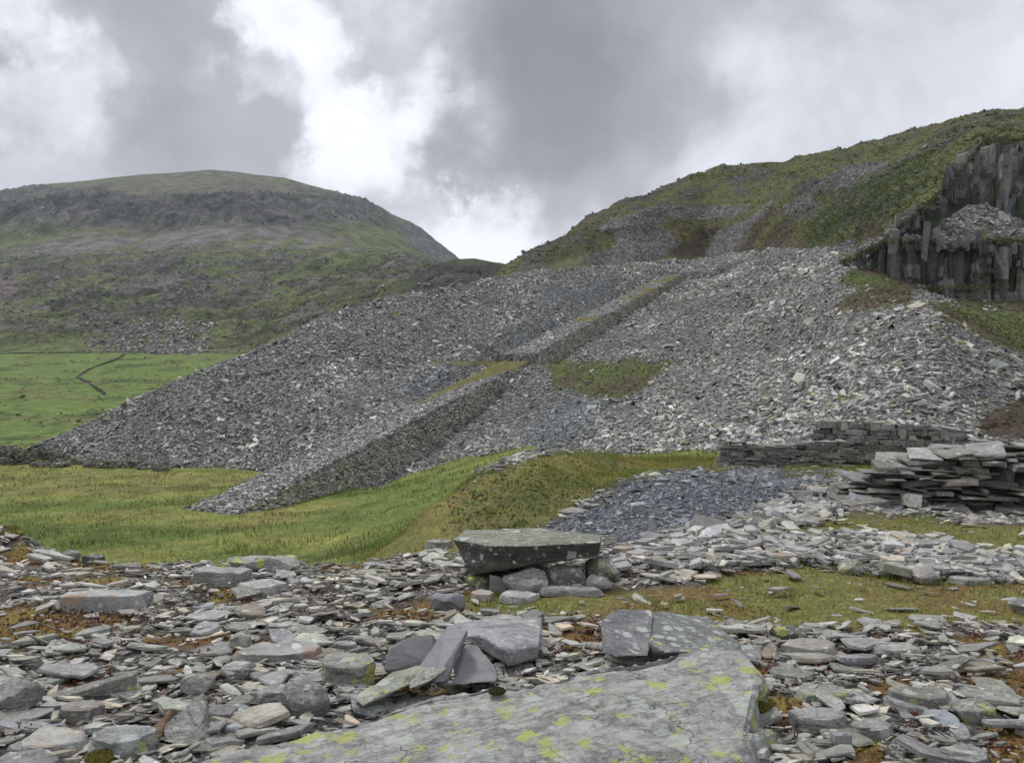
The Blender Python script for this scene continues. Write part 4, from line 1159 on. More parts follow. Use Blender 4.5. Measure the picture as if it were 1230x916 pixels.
rock('slate_block', BK([(545, 648, 7.55), (558, 636, 7.95), (588, 655, 7.05), (586, 674, 7.08), (567, 690, 7.25), (560, 685, 7.5), (640, 655, 7.05), (640, 677, 7.1), (721, 651, 7.15), (718, 667, 7.2), (722, 644, 8.2), (640, 634, 8.2), (715, 660, 8.1), (590, 672, 8.1), (566, 682, 7.9)]),
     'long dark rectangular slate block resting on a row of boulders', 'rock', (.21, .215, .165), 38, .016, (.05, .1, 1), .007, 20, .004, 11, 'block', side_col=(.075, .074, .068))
B = [
    # name, box, shape, label, mat, colour, kwargs
    ('boulder', (603, 660, 679, 716), 'boulder', 'pale angular boulder propping the middle of the long block', 'rock', (.27, .27, .24), dict(depth=.9)),
    ('boulder', (652, 708, 676, 708), 'boulder', 'squarish lichened boulder under the far end of the long block', 'rock_lichen', (.20, .20, .175), dict(depth=.9)),
    ('boulder', (700, 744, 668, 700), 'boulder', 'greenish boulder tucked behind the end of the long block', 'rock_lichen', (.22, .225, .18), dict(depth=.9)),
    ('boulder', (702, 734, 687, 712), 'boulder', 'small rounded grey stone in front of the propping boulders', 'rock_plain', (.24, .24, .23), dict(depth=.9)),
    ('stone', (556, 600, 684, 708), 'slab', 'mossy flat stone under the near corner of the long block', 'rock_lichen', (.21, .20, .16), dict(depth=1.)),
    ('stone', (587, 612, 690, 712), 'block', 'narrow dark stone leaning beside the pale angular boulder', 'rock_plain', (.2, .2, .195), dict(depth=.6, tip=(-.4, 0))),
    ('slate_slab', (636, 736, 703, 717), 'slab', 'long thin slate lying before the propping boulders', 'rock', (.28, .27, .26), dict(depth=.28, thick=.6)),
    ('stone', (562, 596, 704, 724), 'slab', 'pinkish flat stone below the near end of the long block', 'rock_rust', (.34, .31, .29), dict()),
    ('slate_slab', (596, 652, 706, 726), 'slab', 'pale broad slate on the grass edge under the pale boulder', 'rock', (.36, .35, .34), dict(depth=.7)),
    ('slate_slab', (508, 548, 640, 668), 'slab', 'grey slate lying at the terrace edge beside the long block', 'rock', (.3, .3, .28), dict(depth=.6)),
    ('stone', (517, 558, 709, 735), 'boulder', 'smooth dark grey stone on the slates before the long block', 'rock_plain', (.19, .195, .20), dict(depth=.8)),
    # left foreground
    ('boulder', (375, 456, 786, 834), 'slab', 'broad lichened boulder slab beside the dark leaning plate', 'rock_lichen', (.27, .275, .24), dict(depth=.9, thick=.75)),
    ('boulder', (336, 398, 812, 864), 'boulder', 'rounded rough grey boulder at the back edge of the huge slab', 'rock', (.24, .235, .225), dict(depth=.8)),
    ('slate_slab', (262, 316, 857, 888), 'slab', 'blue grey slate plate beside the pointed wedge', 'rock_plain', (.25, .26, .27), dict(depth=.6, thick=.5)),
    ('slate_slab', (288, 330, 846, 882), 'slab', 'thin plain grey slate slipped behind the blue grey plate', 'rock_plain', (.19, .185, .185), dict(depth=.8, thick=.35, tip=(0, .4))),
    ('slate_slab', (58, 160, 800, 846), 'block', 'long narrow pale slate bar lying aslant among the small slates', 'rock_lichen', (.29, .285, .26), dict(depth=.22, thick=.5, yaw=.42, tip=(.16, 0))),
    ('boulder', (-30, 48, 812, 858), 'boulder', 'chunky grey boulder cut by the edge of the picture', 'rock', (.30, .295, .285), dict(depth=.8)),
    ('slate_slab', (66, 128, 842, 872), 'slab', 'brownish jagged slab behind the lichen spotted slabs', 'rock', (.29, .27, .25), dict(depth=.7, thick=.7)),
    ('slate_slab', (104, 190, 868, 916), 'slab', 'broad grey slab with a yellow lichen spot near the wedge', 'rock_lichen', (.27, .275, .27), dict(depth=.8, thick=.6)),
    ('slate_slab', (14, 110, 872, 914), 'slab', 'orange stained pale slab in the corner of the picture', 'rock_rust', (.33, .32, .30), dict(depth=.8, thick=.5)),
    ('slate_slab', (-20, 80, 895, 945), 'slab', 'grey slab under the orange stained one', 'rock', (.28, .28, .27), dict(depth=.9, thick=.5)),
    ('stone', (266, 308, 791, 814), 'boulder', 'whitish rounded stone bedded in red stonecrop', 'rock', (.46, .46, .43), dict(depth=.9)),
    ('stone', (217, 258, 806, 833), 'boulder', 'light angular stone above the pointed wedge', 'rock', (.32, .32, .29), dict(depth=.8)),
    ('slate_slab', (78, 178, 703, 732), 'block', 'wide slate with an orange stain facing the front', 'rock_rust', (.29, .29, .28), dict(depth=.5, thick=.75)),
    ('boulder', (234, 300, 678, 702), 'block', 'peaked grey rock on the terrace near the pale lichened boulder', 'rock', (.30, .295, .28), dict(depth=.7)),
    ('boulder', (272, 360, 660, 690), 'boulder', 'long lichened boulder on the terrace edge', 'rock_lichen', (.28, .28, .26), dict(depth=.6)),
    ('stone', (101, 124, 652, 672), 'block', 'dark upright stone on the terrace edge', 'rock_lichen', (.14, .14, .12), dict(depth=.7)),
    ('stone', (74, 97, 659, 674), 'boulder', 'small grey stone beside the dark upright stone', 'rock', (.25, .25, .23), dict()),
    ('slate_slab', (272, 396, 770, 802), 'slab', 'very long flat slate with a rusty end', 'rock_rust', (.29, .285, .27), dict(depth=.42, thick=.55, yaw=.06)),
    ('stone', (275, 302, 758, 782), 'boulder', 'little stone tipped with yellow lichen behind the long flat slate', 'rock_lichen', (.36, .35, .31), dict()),
    ('slate_slab', (282, 346, 693, 716), 'slab', 'pale plate of slate with a ragged outline behind the red stonecrop', 'rock', (.36, .36, .35), dict(depth=.8)),
    ('stone', (398, 432, 772, 792), 'slab', 'thick dark bottomed slate above the broad lichened boulder', 'rock', (.26, .265, .25), dict(thick=.9)),
    ('slate_slab', (296, 362, 818, 846), 'slab', 'slate with a dark underside behind the rounded rough boulder', 'rock', (.22, .22, .21), dict(depth=.6, tip=(.1, 0))),
    ('stone', (246, 284, 846, 874), 'block', 'dark block close beside the pointed wedge', 'rock_plain', (.15, .15, .145), dict()),
    ('slate_slab', (126, 180, 822, 846), 'slab', 'thin light slate under the slanting bar', 'rock', (.32, .31, .29), dict(depth=.5, thick=.45)),
    # right of the slab
    ('boulder', (924, 968, 748, 772), 'boulder', 'dark boulder spotted with lichen by the grass', 'rock_lichen', (.135, .135, .125), dict(depth=.8)),
    ('slate_slab', (932, 1012, 766, 796), 'slab', 'brownish layered slab below the dark spotted boulder', 'rock_rust', (.27, .25, .225), dict(depth=.7, thick=.6)),
    ('slate_slab', (948, 1026, 816, 848), 'slab', 'greenish smooth slab beside the huge slab end', 'rock_lichen', (.32, .33, .27), dict(depth=.75, thick=.45)),
    ('slate_slab', (1062, 1142, 826, 854), 'slab', 'lichen mottled slab among the small slates', 'rock_lichen', (.25, .25, .22), dict(depth=.6, thick=.7)),
    ('boulder', (1146, 1194, 838, 868), 'boulder', 'squat lichened boulder between slabs', 'rock_lichen', (.25, .25, .23), dict()),
    ('slate_slab', (1108, 1154, 848, 878), 'slab', 'blue grey broken slate tilted to the front', 'rock_plain', (.27, .28, .30), dict(depth=.9, thick=.35, tip=(0, .25))),
    ('slate_slab', (946, 1024, 846, 884), 'slab', 'thick layered slab against the huge slab end', 'rock', (.27, .27, .255), dict(depth=.6, thick=.6)),
    ('stone', (998, 1022, 876, 908), 'block', 'small upright slate stone in front of the layered slab', 'rock_plain', (.25, .25, .245), dict(depth=.6)),
    ('slate_slab', (1042, 1110, 764, 790), 'slab', 'pale slab at the edge of the grass strip', 'rock', (.33, .33, .31), dict(depth=.7, thick=.4)),
    ('slate_slab', (1016, 1076, 862, 890), 'slab', 'low grey slab with a stepped edge', 'rock', (.29, .285, .27), dict(depth=.7, thick=.5)),
    ('slate_slab', (1108, 1196, 890, 925), 'slab', 'grey slab crossing the bottom edge of the picture', 'rock', (.29, .29, .28), dict(depth=.6, thick=.4)),
    ('boulder', (1214, 1256, 718, 738), 'boulder', 'grey stone on the grass strip cut by the picture edge', 'rock', (.27, .27, .26), dict()),
    ('boulder', (1006, 1040, 668, 690), 'boulder', 'yellowish rounded stone in the slate bank', 'rock_lichen', (.29, .28, .22), dict()),
    ('boulder', (1082, 1136, 680, 700), 'boulder', 'smooth pale boulder at the foot of the slate bank', 'rock', (.34, .32, .29), dict()),
    ('slate_slab', (926, 962, 664, 684), 'slab', 'brown slab end sticking out of the slate bank', 'rock_rust', (.30, .27, .23), dict(thick=.8)),
    ('slate_slab', (1130, 1200, 688, 704), 'slab', 'long pale slab lying on the grass below the bank', 'rock', (.34, .33, .31), dict(depth=.5)),
    ('stone', (757, 776, 600, 618), 'block', 'pale upright stone on the grassy mound edge', 'rock', (.36, .36, .36), dict()),
    ('slate_slab', (834, 882, 668, 690), 'slab', 'flat rusty slate at the end of the grass', 'rock_rust', (.31, .29, .27), dict(depth=.6)),
]
for i, (nm, bx, sh, lab, mt, cc, kw) in enumerate(B):
    rock(nm, around(*bx, shape=sh, seed=300 + i, **kw), lab, mt, cc, 13 if bx[3] > 740 else 9, .03 if sh != 'boulder' else .045, (.15, .1, 1), .02 if sh == 'slab' else .012, 8, .04 if sh == 'boulder' else .025, 20 + i, 'boulder' if nm == 'boulder' else ('slab' if nm == 'slate_slab' else 'stone'))

# hand-shaped stones standing about the slab
rock('slate_wedge', PT([(193, 890, 3.95), (200, 868, 4.05), (245, 830, 4.15), (248, 846, 4.05), (256, 895, 3.95), (236, 898, 3.85), (255, 880, 4.3), (205, 880, 4.35), (246, 834, 4.25)]),
     'pointed triangular wedge of slate standing on edge', 'rock', (.26, .26, .24), 30, .02, (.5, .1, .8), .025, 9, .02, 401, 'rock')
rock('slate_plate', PT([(182, 872, 4.05), (207, 850, 4.1), (214, 852, 4.15), (192, 893, 4.0), (186, 890, 4.0), (211, 851, 4.25), (188, 885, 4.15), (195, 893, 4.15)]),
     'rust brown slate plate leaning on the pointed wedge', 'rock_rust', (.22, .15, .09), 18, .012, (1, .3, .4), .01, 6, .02, 402, 'slab')
rock('slate_plate', PT([(502, 800, 4.80), (537, 752, 5.0), (561, 757, 4.9), (556, 772, 4.85), (535, 818, 4.6), (520, 820, 4.55), (500, 806, 4.75), (541, 753, 5.06), (563, 759, 4.97), (538, 819, 4.68)]),
     'dark smooth slate plate leaning upright behind the huge slab', 'rock_plain', (.17, .172, .182), 18, .006, (-.8, .3, .5), .006, 5, .015, 403, 'slab')
rock('slate_block', PT([(462, 806, 4.9), (466, 778, 5.0), (490, 764, 5.15), (520, 760, 5.3), (525, 800, 5.0), (470, 808, 4.95), (530, 790, 5.5), (480, 790, 5.5)]),
     'dark grey block behind the leaning plate', 'rock_plain', (.165, .162, .165), 18, .02, (.1, .3, 1), .012, 6, .03, 404, 'block')
rock('slate_slab', PT([(536, 752, 5.9), (566, 744, 6.0), (651, 740, 6.05), (649, 775, 5.3), (648, 790, 5.25), (610, 800, 5.05), (608, 780, 5.05), (580, 764, 5.3), (545, 760, 5.6), (640, 795, 5.4), (650, 760, 6.05), (575, 775, 5.5)]),
     'broad pale slab roofing a dark hollow behind the huge slab', 'rock', (.33, .33, .335), 18, .010, (.05, -.3, 1), .012, 7, .015, 405, 'slab')
rock('slate_block', PT([(543, 800, 4.85), (560, 772, 5.0), (575, 775, 5.0), (598, 808, 4.8), (597, 818, 4.72), (545, 822, 4.65), (560, 780, 5.25), (590, 805, 5.1)]),
     'grey triangular block between the leaning plate and the pale slab', 'rock_plain', (.185, .185, .188), 18, .014, (.3, .1, 1), .012, 6, .02, 406, 'block')
rock('slate_slab', PT([(424, 838, 4.45), (470, 806, 4.72), (500, 800, 4.75), (512, 801, 4.72), (492, 822, 4.55), (440, 844, 4.35), (436, 850, 4.35), (470, 812, 4.85), (505, 806, 4.9)]),
     'flat slab bright with yellow lichen lying on the edge of the huge slab', 'rock_lichen', (.30, .31, .25), 18, .012, (-.3, .2, 1), .02, 6, .02, 407, 'slab')
rock('slate_slab', PT([(490, 822, 4.52), (505, 802, 4.70), (530, 797, 4.70), (536, 803, 4.62), (515, 818, 4.50), (492, 826, 4.45), (500, 828, 4.5), (534, 808, 4.72)]),
     'small lichened slab with a rounded end beside the leaning plate', 'rock_lichen', (.28, .28, .26), 18, .012, (-.3, .2, 1), .015, 5, .03, 408, 'slab')
rock('slate_slab', PT([(722, 742, 5.5), (740, 731, 5.7), (782, 733, 5.75), (772, 752, 5.4), (780, 788, 5.0), (740, 788, 4.98), (724, 785, 5.1), (726, 765, 5.2), (760, 740, 5.9), (776, 780, 5.4)]),
     'dark faced slab standing before the broad lichened slab', 'rock', (.215, .215, .22), 18, .012, (-.5, .2, .8), .018, 7, .025, 409, 'slab')
rock('slate_slab', PT([(770, 738, 5.7), (792, 731, 5.95), (850, 742, 6.0), (892, 772, 5.4), (880, 786, 5.1), (800, 782, 5.05), (780, 770, 5.2), (778, 790, 5.2), (890, 784, 5.5), (800, 752, 6.05)]),
     'broad grey slab with lichen patches behind the huge slab', 'rock_lichen', (.20, .205, .205), 18, .012, (.1, -.25, 1), .016, 8, .02, 410, 'slab')
# moss

# ------------------------------------------------------------------ stone variants shared by walls and cliff
def stone_variants(n, rg, lo, hi, k=7, warm=0.0, mat='slate_piece', prism=False):
    out = []
    for i in range(n):
        bm = bmesh.new()
        for sx in (-.5, .5):
            for sy in (-.5, .5):
                for sz in (-.5, .5):
                    bm.verts.new((sx * rg.uniform(.72, 1), sy * rg.uniform(.72, 1), sz * rg.uniform(.7, 1)))
        for _ in range(k):
            v = rg.uniform(-.5, .5, 3); ax = rg.integers(0, 3); v[ax] = .5 * np.sign(v[ax] + 1e-6) * rg.uniform(.85, 1)
            bm.verts.new(v)
        r = bmesh.ops.convex_hull(bm, input=bm.verts)
        dead = [g for g in set(r['geom_interior']) | set(r['geom_unused']) if isinstance(g, bmesh.types.BMVert) and g.is_valid]
        if dead: bmesh.ops.delete(bm, geom=dead, context='VERTS')
        me = bpy.data.meshes.new('stone'); bm.to_mesh(me); bm.free()
        c = slate_cols(1, rg, lo, hi)[0] * lerp(np.ones(3), np.array([1.06, 1.0, .88]), warm)
        a = me.attributes.new('Col', 'FLOAT_COLOR', 'POINT')
        a.data.foreach_set('color', np.tile(np.array([*c, 1], np.float32), len(me.vertices)).ravel())
        me.materials.append(M[mat])
        out.append(me)
    return out


DARKST = stone_variants(14, rng, .13, .32, warm=.4)
PALEST = stone_variants(10, rng, .26, .42)


def drywall(name, label, a, b, top, base_z, thick, course, slen, jut=.05, tilt=.03, core=True, pale=.08, seed=1, gaps=(), cat='wall', rag=.3):
    """a dry-stone wall from a to b (plan points); top(f) = height along it; every stone its own piece"""
    rg = np.random.default_rng(seed)
    a = np.array(a, float); b = np.array(b, float)
    L = np.linalg.norm(b - a); d = (b - a) / L; nrm = np.array([d[1], -d[0]])
    if nrm @ (-(a + b) / 2) < 0: nrm = -nrm
    root = empty(name, (a[0], a[1], base_z(0.0)))
    tag(root, label, cat)
    org = np.array(root.location)
    yaw = math.atan2(d[1], d[0])
    if core:
        n = 24; V = []; 
        for i in range(n + 1):
            f = i / n
            h = max(top(f) - course * 1.2, .02)
            for (o_, z_) in ((thick * .30, -.4), (thick * .26, h), (-thick * .3, h), (-thick * .3, -.4)):
                q = a + d * L * f + nrm * o_
                V.append((q[0] - org[0], q[1] - org[1], base_z(f) + z_ - org[2]))
        lp = []
        for i in range(n):
            for k in range(4):
                k2 = (k + 1) % 4
                lp += [i * 4 + k, i * 4 + k2, i * 4 + 4 + k2, i * 4 + 4 + k]
        me = mk_mesh('core', V, lp, np.full(n * 4, 4), np.tile((.07, .068, .06), (len(V), 1)))
        link('core', me, M['far_slate'], root)
    z = 0.0
    hmax = max(top(f) for f in np.linspace(0, 1, 60))
    while z < hmax:
        ch = course * rg.choice([.6, .9, 1.3, 2.1])
        x = -rg.random() * slen
        while x < L:
            sl = slen * rg.choice([.3, .5, .8, 1.2, 2.0]) * rg.uniform(.8, 1.2)
            f = np.clip((x + sl / 2) / L, 0, 1)
            gap = any(g0 < f < g1 and zz0 < z < zz1 for g0, g1, zz0, zz1 in gaps)
            if z + ch * .6 < top(f) + rg.normal(0, rag * course) and not gap and x + sl / 2 < L:
                q = a + d * (x + sl / 2) + nrm * (thick * .28 + rg.normal(0, jut))
                ob = link('stone', (PALEST if rg.random() < pale else DARKST)[int(rg.integers(0, 10))], None, root)
                ob.location = (q[0] - org[0], q[1] - org[1], base_z(f) + z + ch / 2 - org[2])
                ob.rotation_euler = (rg.normal(0, tilt), rg.normal(0, tilt), yaw + rg.normal(0, .06))
                ob.scale = (sl * 1.1, thick * rg.uniform(.42, .75), ch * rg.uniform(.7, 1.45))
            x += sl
        z += ch * .97
    # coping
    x = 0
    while x < L:
        sl = slen * rg.uniform(.7, 1.9)
        f = min((x + sl / 2) / L, 1)
        if top(f) > course * .8:
            q = a + d * min(x + sl / 2, L) + nrm * rg.normal(.02, jut)
            ob = link('coping_stone', (PALEST if rg.random() < pale * 3 + .25 else DARKST)[int(rg.integers(0, 10))], None, root)
            ob.location = (q[0] - org[0], q[1] - org[1], base_z(f) + top(f) + course * .2 - org[2])
            ob.rotation_euler = (rg.normal(0, tilt * 2), rg.normal(0, tilt * 2), yaw + rg.normal(0, .2))
            ob.scale = (sl * 1.1, thick * rg.uniform(.8, 1.15), course * rg.uniform(.6, 1.1))
        x += sl * .9
    return root


def hat(px, py, Y):
    return EYE - (py - HY) / F * Y


def prof(pts):
    xs = [p[0] for p in pts]; ys = [p[1] for p in pts]
    return lambda f: float(np.interp(f, xs, ys))


Yw = 33.0
w1 = drywall('ruined_wall', 'low dry stone wall of a ruined building at the foot of the tip', ((866 - CX) / F * Yw, Yw), ((1010 - CX) / F * Yw, Yw),
             prof([(0, .5), (.03, .95), (.2, .98), (.25, .85), (.6, .82), (.68, .95), (1, 1.0)]), lambda f: hat(0, 559, Yw), .6, .10, .34, .03, .03, seed=11, gaps=((.19, .23, -1, 2), (.60, .66, .3, .7)))
Yw2 = 35.0
w2 = drywall('ruined_wall', 'taller dry stone gable wall standing behind the low ruined wall', ((984 - CX) / F * Yw2, Yw2), ((1175 - CX) / F * (Yw2 - 2), Yw2 - 2),
             prof([(0, 1.55), (.02, 1.75), (.35, 1.72), (.55, 1.55), (.75, 1.6), (.9, 1.4), (1, 1.0)]), lambda f: hat(0, 553, Yw2), .7, .12, .42, .05, .04, seed=12, gaps=((.1, .16, .75, 1.0), (.62, .72, .85, 1.1)))
Yw3 = 16.2
w3 = drywall('collapsed_wall', 'collapsed thick wall of large dark slates at the edge of the terrace', ((978 - CX) / F * Yw3, Yw3), ((1330 - CX) / F * (Yw3 - 1.2), Yw3 - 1.2),
             prof([(0, .10), (.06, .35), (.16, .62), (.24, .95), (.33, 1.02), (.42, 1.2), (.55, 1.24), (.72, 1.22), (1, 1.25)]), lambda f: float(np.interp(f, [0, 1], [hat(0, 612, Yw3), hat(0, 612, Yw3) + .1])), 1.5, .050, .40, .15, .07,
             pale=.10, seed=13, gaps=((.30, .345, -.1, .30), (.60, .66, .55, .95), (.40, .47, .0, .16)), rag=.7)
# pale slabs capping the collapsed wall, its white stone and the upright one in the hollow
org = np.array(w3.location)


def wall_stone(name, px, py, Y, sc, rot, pool=PALEST, i=0):
    ob = link(name, pool[i % 10], None, w3)
    ob.location = tuple(P(px, py, Y) - org)
    ob.rotation_euler = rot
    ob.scale = sc
    return ob


wall_stone('cap_slab', 1148, 539, 16.0, (.9, .7, .13), (.04, .04, .05), i=1)
wall_stone('cap_slab', 1205, 541, 15.8, (1.0, .8, .11), (.05, -.03, -.1), i=4)
wall_stone('cap_slab', 1088, 552, 15.9, (.6, .55, .09), (.05, -.04, .1), i=2)
wall_stone('cap_slab', 1018, 598, 15.3, (.6, .5, .08), (.05, -.05, .1), DARKST, 5)
wall_stone('cap_slab', 1035, 603, 15.0, (.85, .6, .13), (.1, -.1, .1), DARKST, 3)
wall_stone('upright_stone', 1208, 571, 15.0, (.18, .3, .42), (.0, .1, .2), i=5)
wall_stone('cap_slab', 1225, 559, 15.0, (.9, .8, .12), (.05, .05, .2), DARKST, 5)
me = PALEST[3].copy(); me.attributes['Col'].data.foreach_set('color', np.tile(np.array([.62, .60, .54, 1], np.float32), len(me.vertices)).ravel())
me.materials.clear(); me.materials.append(M['rock_rust'])
ob = link('white_stone', me, None, w3); ob.location = tuple(P(1094, 600, 14.9) - org); ob.scale = (.30, .3, .27); ob.rotation_euler = (0, .05, .1)
ob['label'] = 'white weathered block with a rusty stain'
wall_stone('upright_stone', 1079, 596, 15.2, (.16, .4, .34), (.1, .25, .1), DARKST, 2)

# rubble apron of flat slates in front of the collapsed wall
p0 = P(1130, 612, 15.2)
nA = 900
px_ = rng.uniform(985, 1330, nA); Yr = 15.0 + rng.normal(0, .45, nA)
pa = np.stack([(px_ - CX) / F * Yr, Yr, np.zeros(nA)], 1)
pa[:, 2] = hat(0, 616, 15.2) + .25 * np.maximum(Yr - 14.8, 0) + rng.random(nA) * .12
o = link('rubble', mk_mesh('rubble', *plates(pa - org, np.tile((0, -.25, 1.), (nA, 1)), rng.lognormal(-1.2, .5, nA), rng, 6, aspect=(.3, .75), thick=(.06, .16), tilt=.2, col=slate_cols(nA, rng, .12, .40, .25))), M['near_slate'], w3)
o['kind'] = 'stuff'


# ------------------------------------------------------------------ far ruin by the tip, field wall
def rubble_wall(name, label, path, thick, sl, ch, seed, cat='wall', col=(.08, .26)):
    """walls too far away to tell their stones apart: stones joined in one mesh"""
    rg = np.random.default_rng(seed)
    pts, yaws, sz = [], [], []
    for (a, b, h0, h1) in path:
        a = np.array(a); b = np.array(b); L = np.linalg.norm(b[:2] - a[:2])
        n = int(L / sl * max(h0, h1) / ch * 2.4) + 8
        f = rg.random(n); hh = lerp(h0, h1, f) * (1 + .25 * fbm(np.stack([f * L / 1.5, 0 * f, 0 * f], 1), 2, seed))
        u = rg.random(n)
        q = a[None] + (b - a)[None] * f[:, None]
        q[:, 2] += u * hh
        off = rg.uniform(-.5, .5, n) * thick
        d = (b - a)[:2] / L
        q[:, 0] += d[1] * off; q[:, 1] -= d[0] * off
        pts.append(q); yaws.append(np.full(n, math.atan2(d[1], d[0])) + rg.normal(0, .15, n))
    pts = np.concatenate(pts); yw = np.concatenate(yaws); n = len(pts)
    root = empty(name, tuple(path[0][0])); tag(root, label, cat)
    v = plates(pts - np.array(path[0][0]), np.tile((0, 0, 1.), (n, 1)), sl * rg.uniform(.7, 1.5, n), rg, 4, aspect=(.5, .8), thick=(ch / sl * .8, ch / sl * 1.3), tilt=.1, col=slate_cols(n, rg, *col) * np.array([1.03, 1., .92]), az=yw)
    o = link('stones', mk_mesh('stones', *v), M['far_slate'], root)
    o['kind'] = 'stuff'
    return root


def vp(px, Y, dz=0.):
    x = (px - CX) / F * Y
    return (x, Y, float(valley_z(np.array([x]), np.array([float(Y)]))[0]) + dz)


rubble_wall('ruined_building', 'low roofless stone ruin beside the foot of the tip', [
    (vp(-60, 104), vp(14, 104), 1.9, 2.0), (vp(14, 104), vp(16, 100), 2.0, 1.8), (vp(18, 101), vp(40, 101), 1.8, 1.5), (vp(40, 104), vp(62, 104), 1.9, 1.7), (vp(62, 103), vp(78, 101), 1.7, .9), (vp(-60, 100), vp(12, 100), 1.0, .7)], .7, .6, .2, 21, 'ruin')
rubble_wall('rubble_wall', 'tumbled line of stones between the ruin and the tip', [
    (vp(78, 100), vp(120, 99), .8, .5), (vp(100, 97), vp(165, 95), .5, .9), (vp(120, 96), vp(150, 95), .9, .6), (vp(165, 94), vp(176, 93), .5, .2), (vp(182, 92), vp(204, 92), .4, .3), (vp(40, 97), vp(80, 96.5), .5, .4)], 1.2, .6, .2, 22, 'wall', (.10, .30))


def fieldline(lst):
    return [(vp(a, b), vp(c, d), .5, .5) for (a, b), (c, d) in zip(lst[:-1], lst[1:])]


rubble_wall('field_wall', 'thin dry stone wall winding up the bright green field', fieldline([(126, 205), (112, 225), (98, 245), (93, 270), (105, 295), (128, 330), (138, 360), (150, 400)]), .3, .6, .22, 23, 'wall', (.06, .16))
rubble_wall('field_wall', 'level dry stone wall along the top of the green field', fieldline([(-40, 415), (60, 420), (120, 430), (170, 425), (240, 420), (300, 415)]), .5, 1.0, .3, 24, 'wall', (.06, .16))

# ------------------------------------------------------------------ quarry cliff: every rock column a piece
cliff = empty('quarry_cliff', tuple(P(1120, 366, 105)))
tag(cliff, 'dark quarry cliff of upright slate columns above the heather', 'cliff')
org = np.array(cliff.location)
COLS = []
for i in range(16):
    rg = np.random.default_rng(700 + i)
    nz_ = 12; ring = 8
    V = []
    bx, by = outline(1, ring, rg, .3, .45)
    steps = set(rg.choice(np.arange(2, nz_), 3, replace=False).tolist()); ledge = 0.; shift = np.zeros(2)
    for j in range(nz_ + 1):
        f = j / nz_
        off = rg.normal(0, .04, (ring, 2))
        if j in steps: ledge += rg.uniform(-.16, .05); shift = rg.normal(0, .03, 2)
        sc = max(1 + ledge, .55)
        off = off + shift[None]
        for k in range(ring):
            V.append((bx[0, k] * .62 * sc + off[k, 0], by[0, k] * .62 * sc + off[k, 1] * .5, f + (rg.uniform(-.022, .012) if j == nz_ else 0)))
    V.append((0, 0, 1.0 + rg.uniform(-.01, .008)))
    lp, tot = [], []
    for j in range(nz_):
        for k in range(ring):
            k2 = (k + 1) % ring
            lp += [j * ring + k, j * ring + k2, (j + 1) * ring + k2, (j + 1) * ring + k]; tot.append(4)
    for k in range(ring):
        lp += [nz_ * ring + k, nz_ * ring + (k + 1) % ring, (nz_ + 1) * ring]; tot.append(3)
    c = slate_cols(1, rg, .11, .26)[0] * np.array([1.0, 1.0, .97])
    if i in (3, 9): c = np.array((.085, .10, .06))
    if i in (6, 12): c = np.array((.055, .053, .052))
    me = mk_mesh('rock_column', V, lp, tot, np.tile(c, (len(V), 1)))
    me.materials.append(M['cliff'])
    COLS.append(me)


def face(tops, bases, Y0, w0, w1, deep, seed, jy=.5, yf=None):
    rg = np.random.default_rng(seed)
    t = np.array(tops, float); b = np.array(bases, float)
    px = t[0, 0]
    while px < t[-1, 0]:
        wp = w0 * rg.choice([.6, 1., 1.4, 2.2, 3.2]) * rg.uniform(.8, 1.2)
        c = px + wp / 2
        Y = (Y0 if yf is None else float(np.interp(c, [q[0] for q in yf], [q[1] for q in yf]))) + rg.normal(0, jy)
        zt = hat(0, np.interp(c, t[:, 0], t[:, 1]) + rg.choice([0, 0, 0, 2, 5, 11]) + rg.normal(0, .8), Y); zb = hat(0, np.interp(c, b[:, 0], b[:, 1]) + 8, Y)
        ob = link('rock_column', COLS[int(rg.integers(0, 16))], None, cliff)
        ob.location = ((c - CX) / F * Y - org[0], Y + deep / 2 - org[1], zb - org[2])
        ob.scale = (wp / F * Y * 1.7, deep * rg.uniform(.8, 1.2), max(zt - zb, .6))
        ob.rotation_euler = (rg.normal(.03, .03), rg.normal(.07, .05), rg.normal(0, .5))
        px += wp * .82


face([(1090, 346), (1100, 340), (1140, 345), (1210, 344), (1216, 356)], [(1090, 366), (1216, 368)], 102.5, 5, 11, 2.0, 1, .3)
face([(1000, 322), (1020, 308), (1066, 286), (1120, 290), (1180, 288), (1420, 286)], [(1000, 332), (1060, 332), (1095, 352), (1150, 366), (1420, 372)], 106, 4, 9, 3.0, 2, .6, yf=[(1000, 116), (1040, 112), (1070, 107), (1420, 106)])
face([(1060, 288), (1076, 266), (1100, 250), (1130, 232)], [(1060, 300), (1130, 300)], 111, 4, 8, 3.0, 3, .6)
face([(1126, 236), (1134, 204), (1150, 184), (1176, 168), (1200, 170), (1230, 165), (1420, 158)], [(1126, 292), (1420, 292)], 126, 3.6, 11, 4.0, 4, 1.0, yf=[(1126, 118), (1140, 126), (1180, 131), (1420, 131)])
face([(1185, 215), (1200, 190), (1225, 178), (1420, 172)], [(1185, 292), (1420, 292)], 121, 3.6, 11, 3.5, 5, .9)
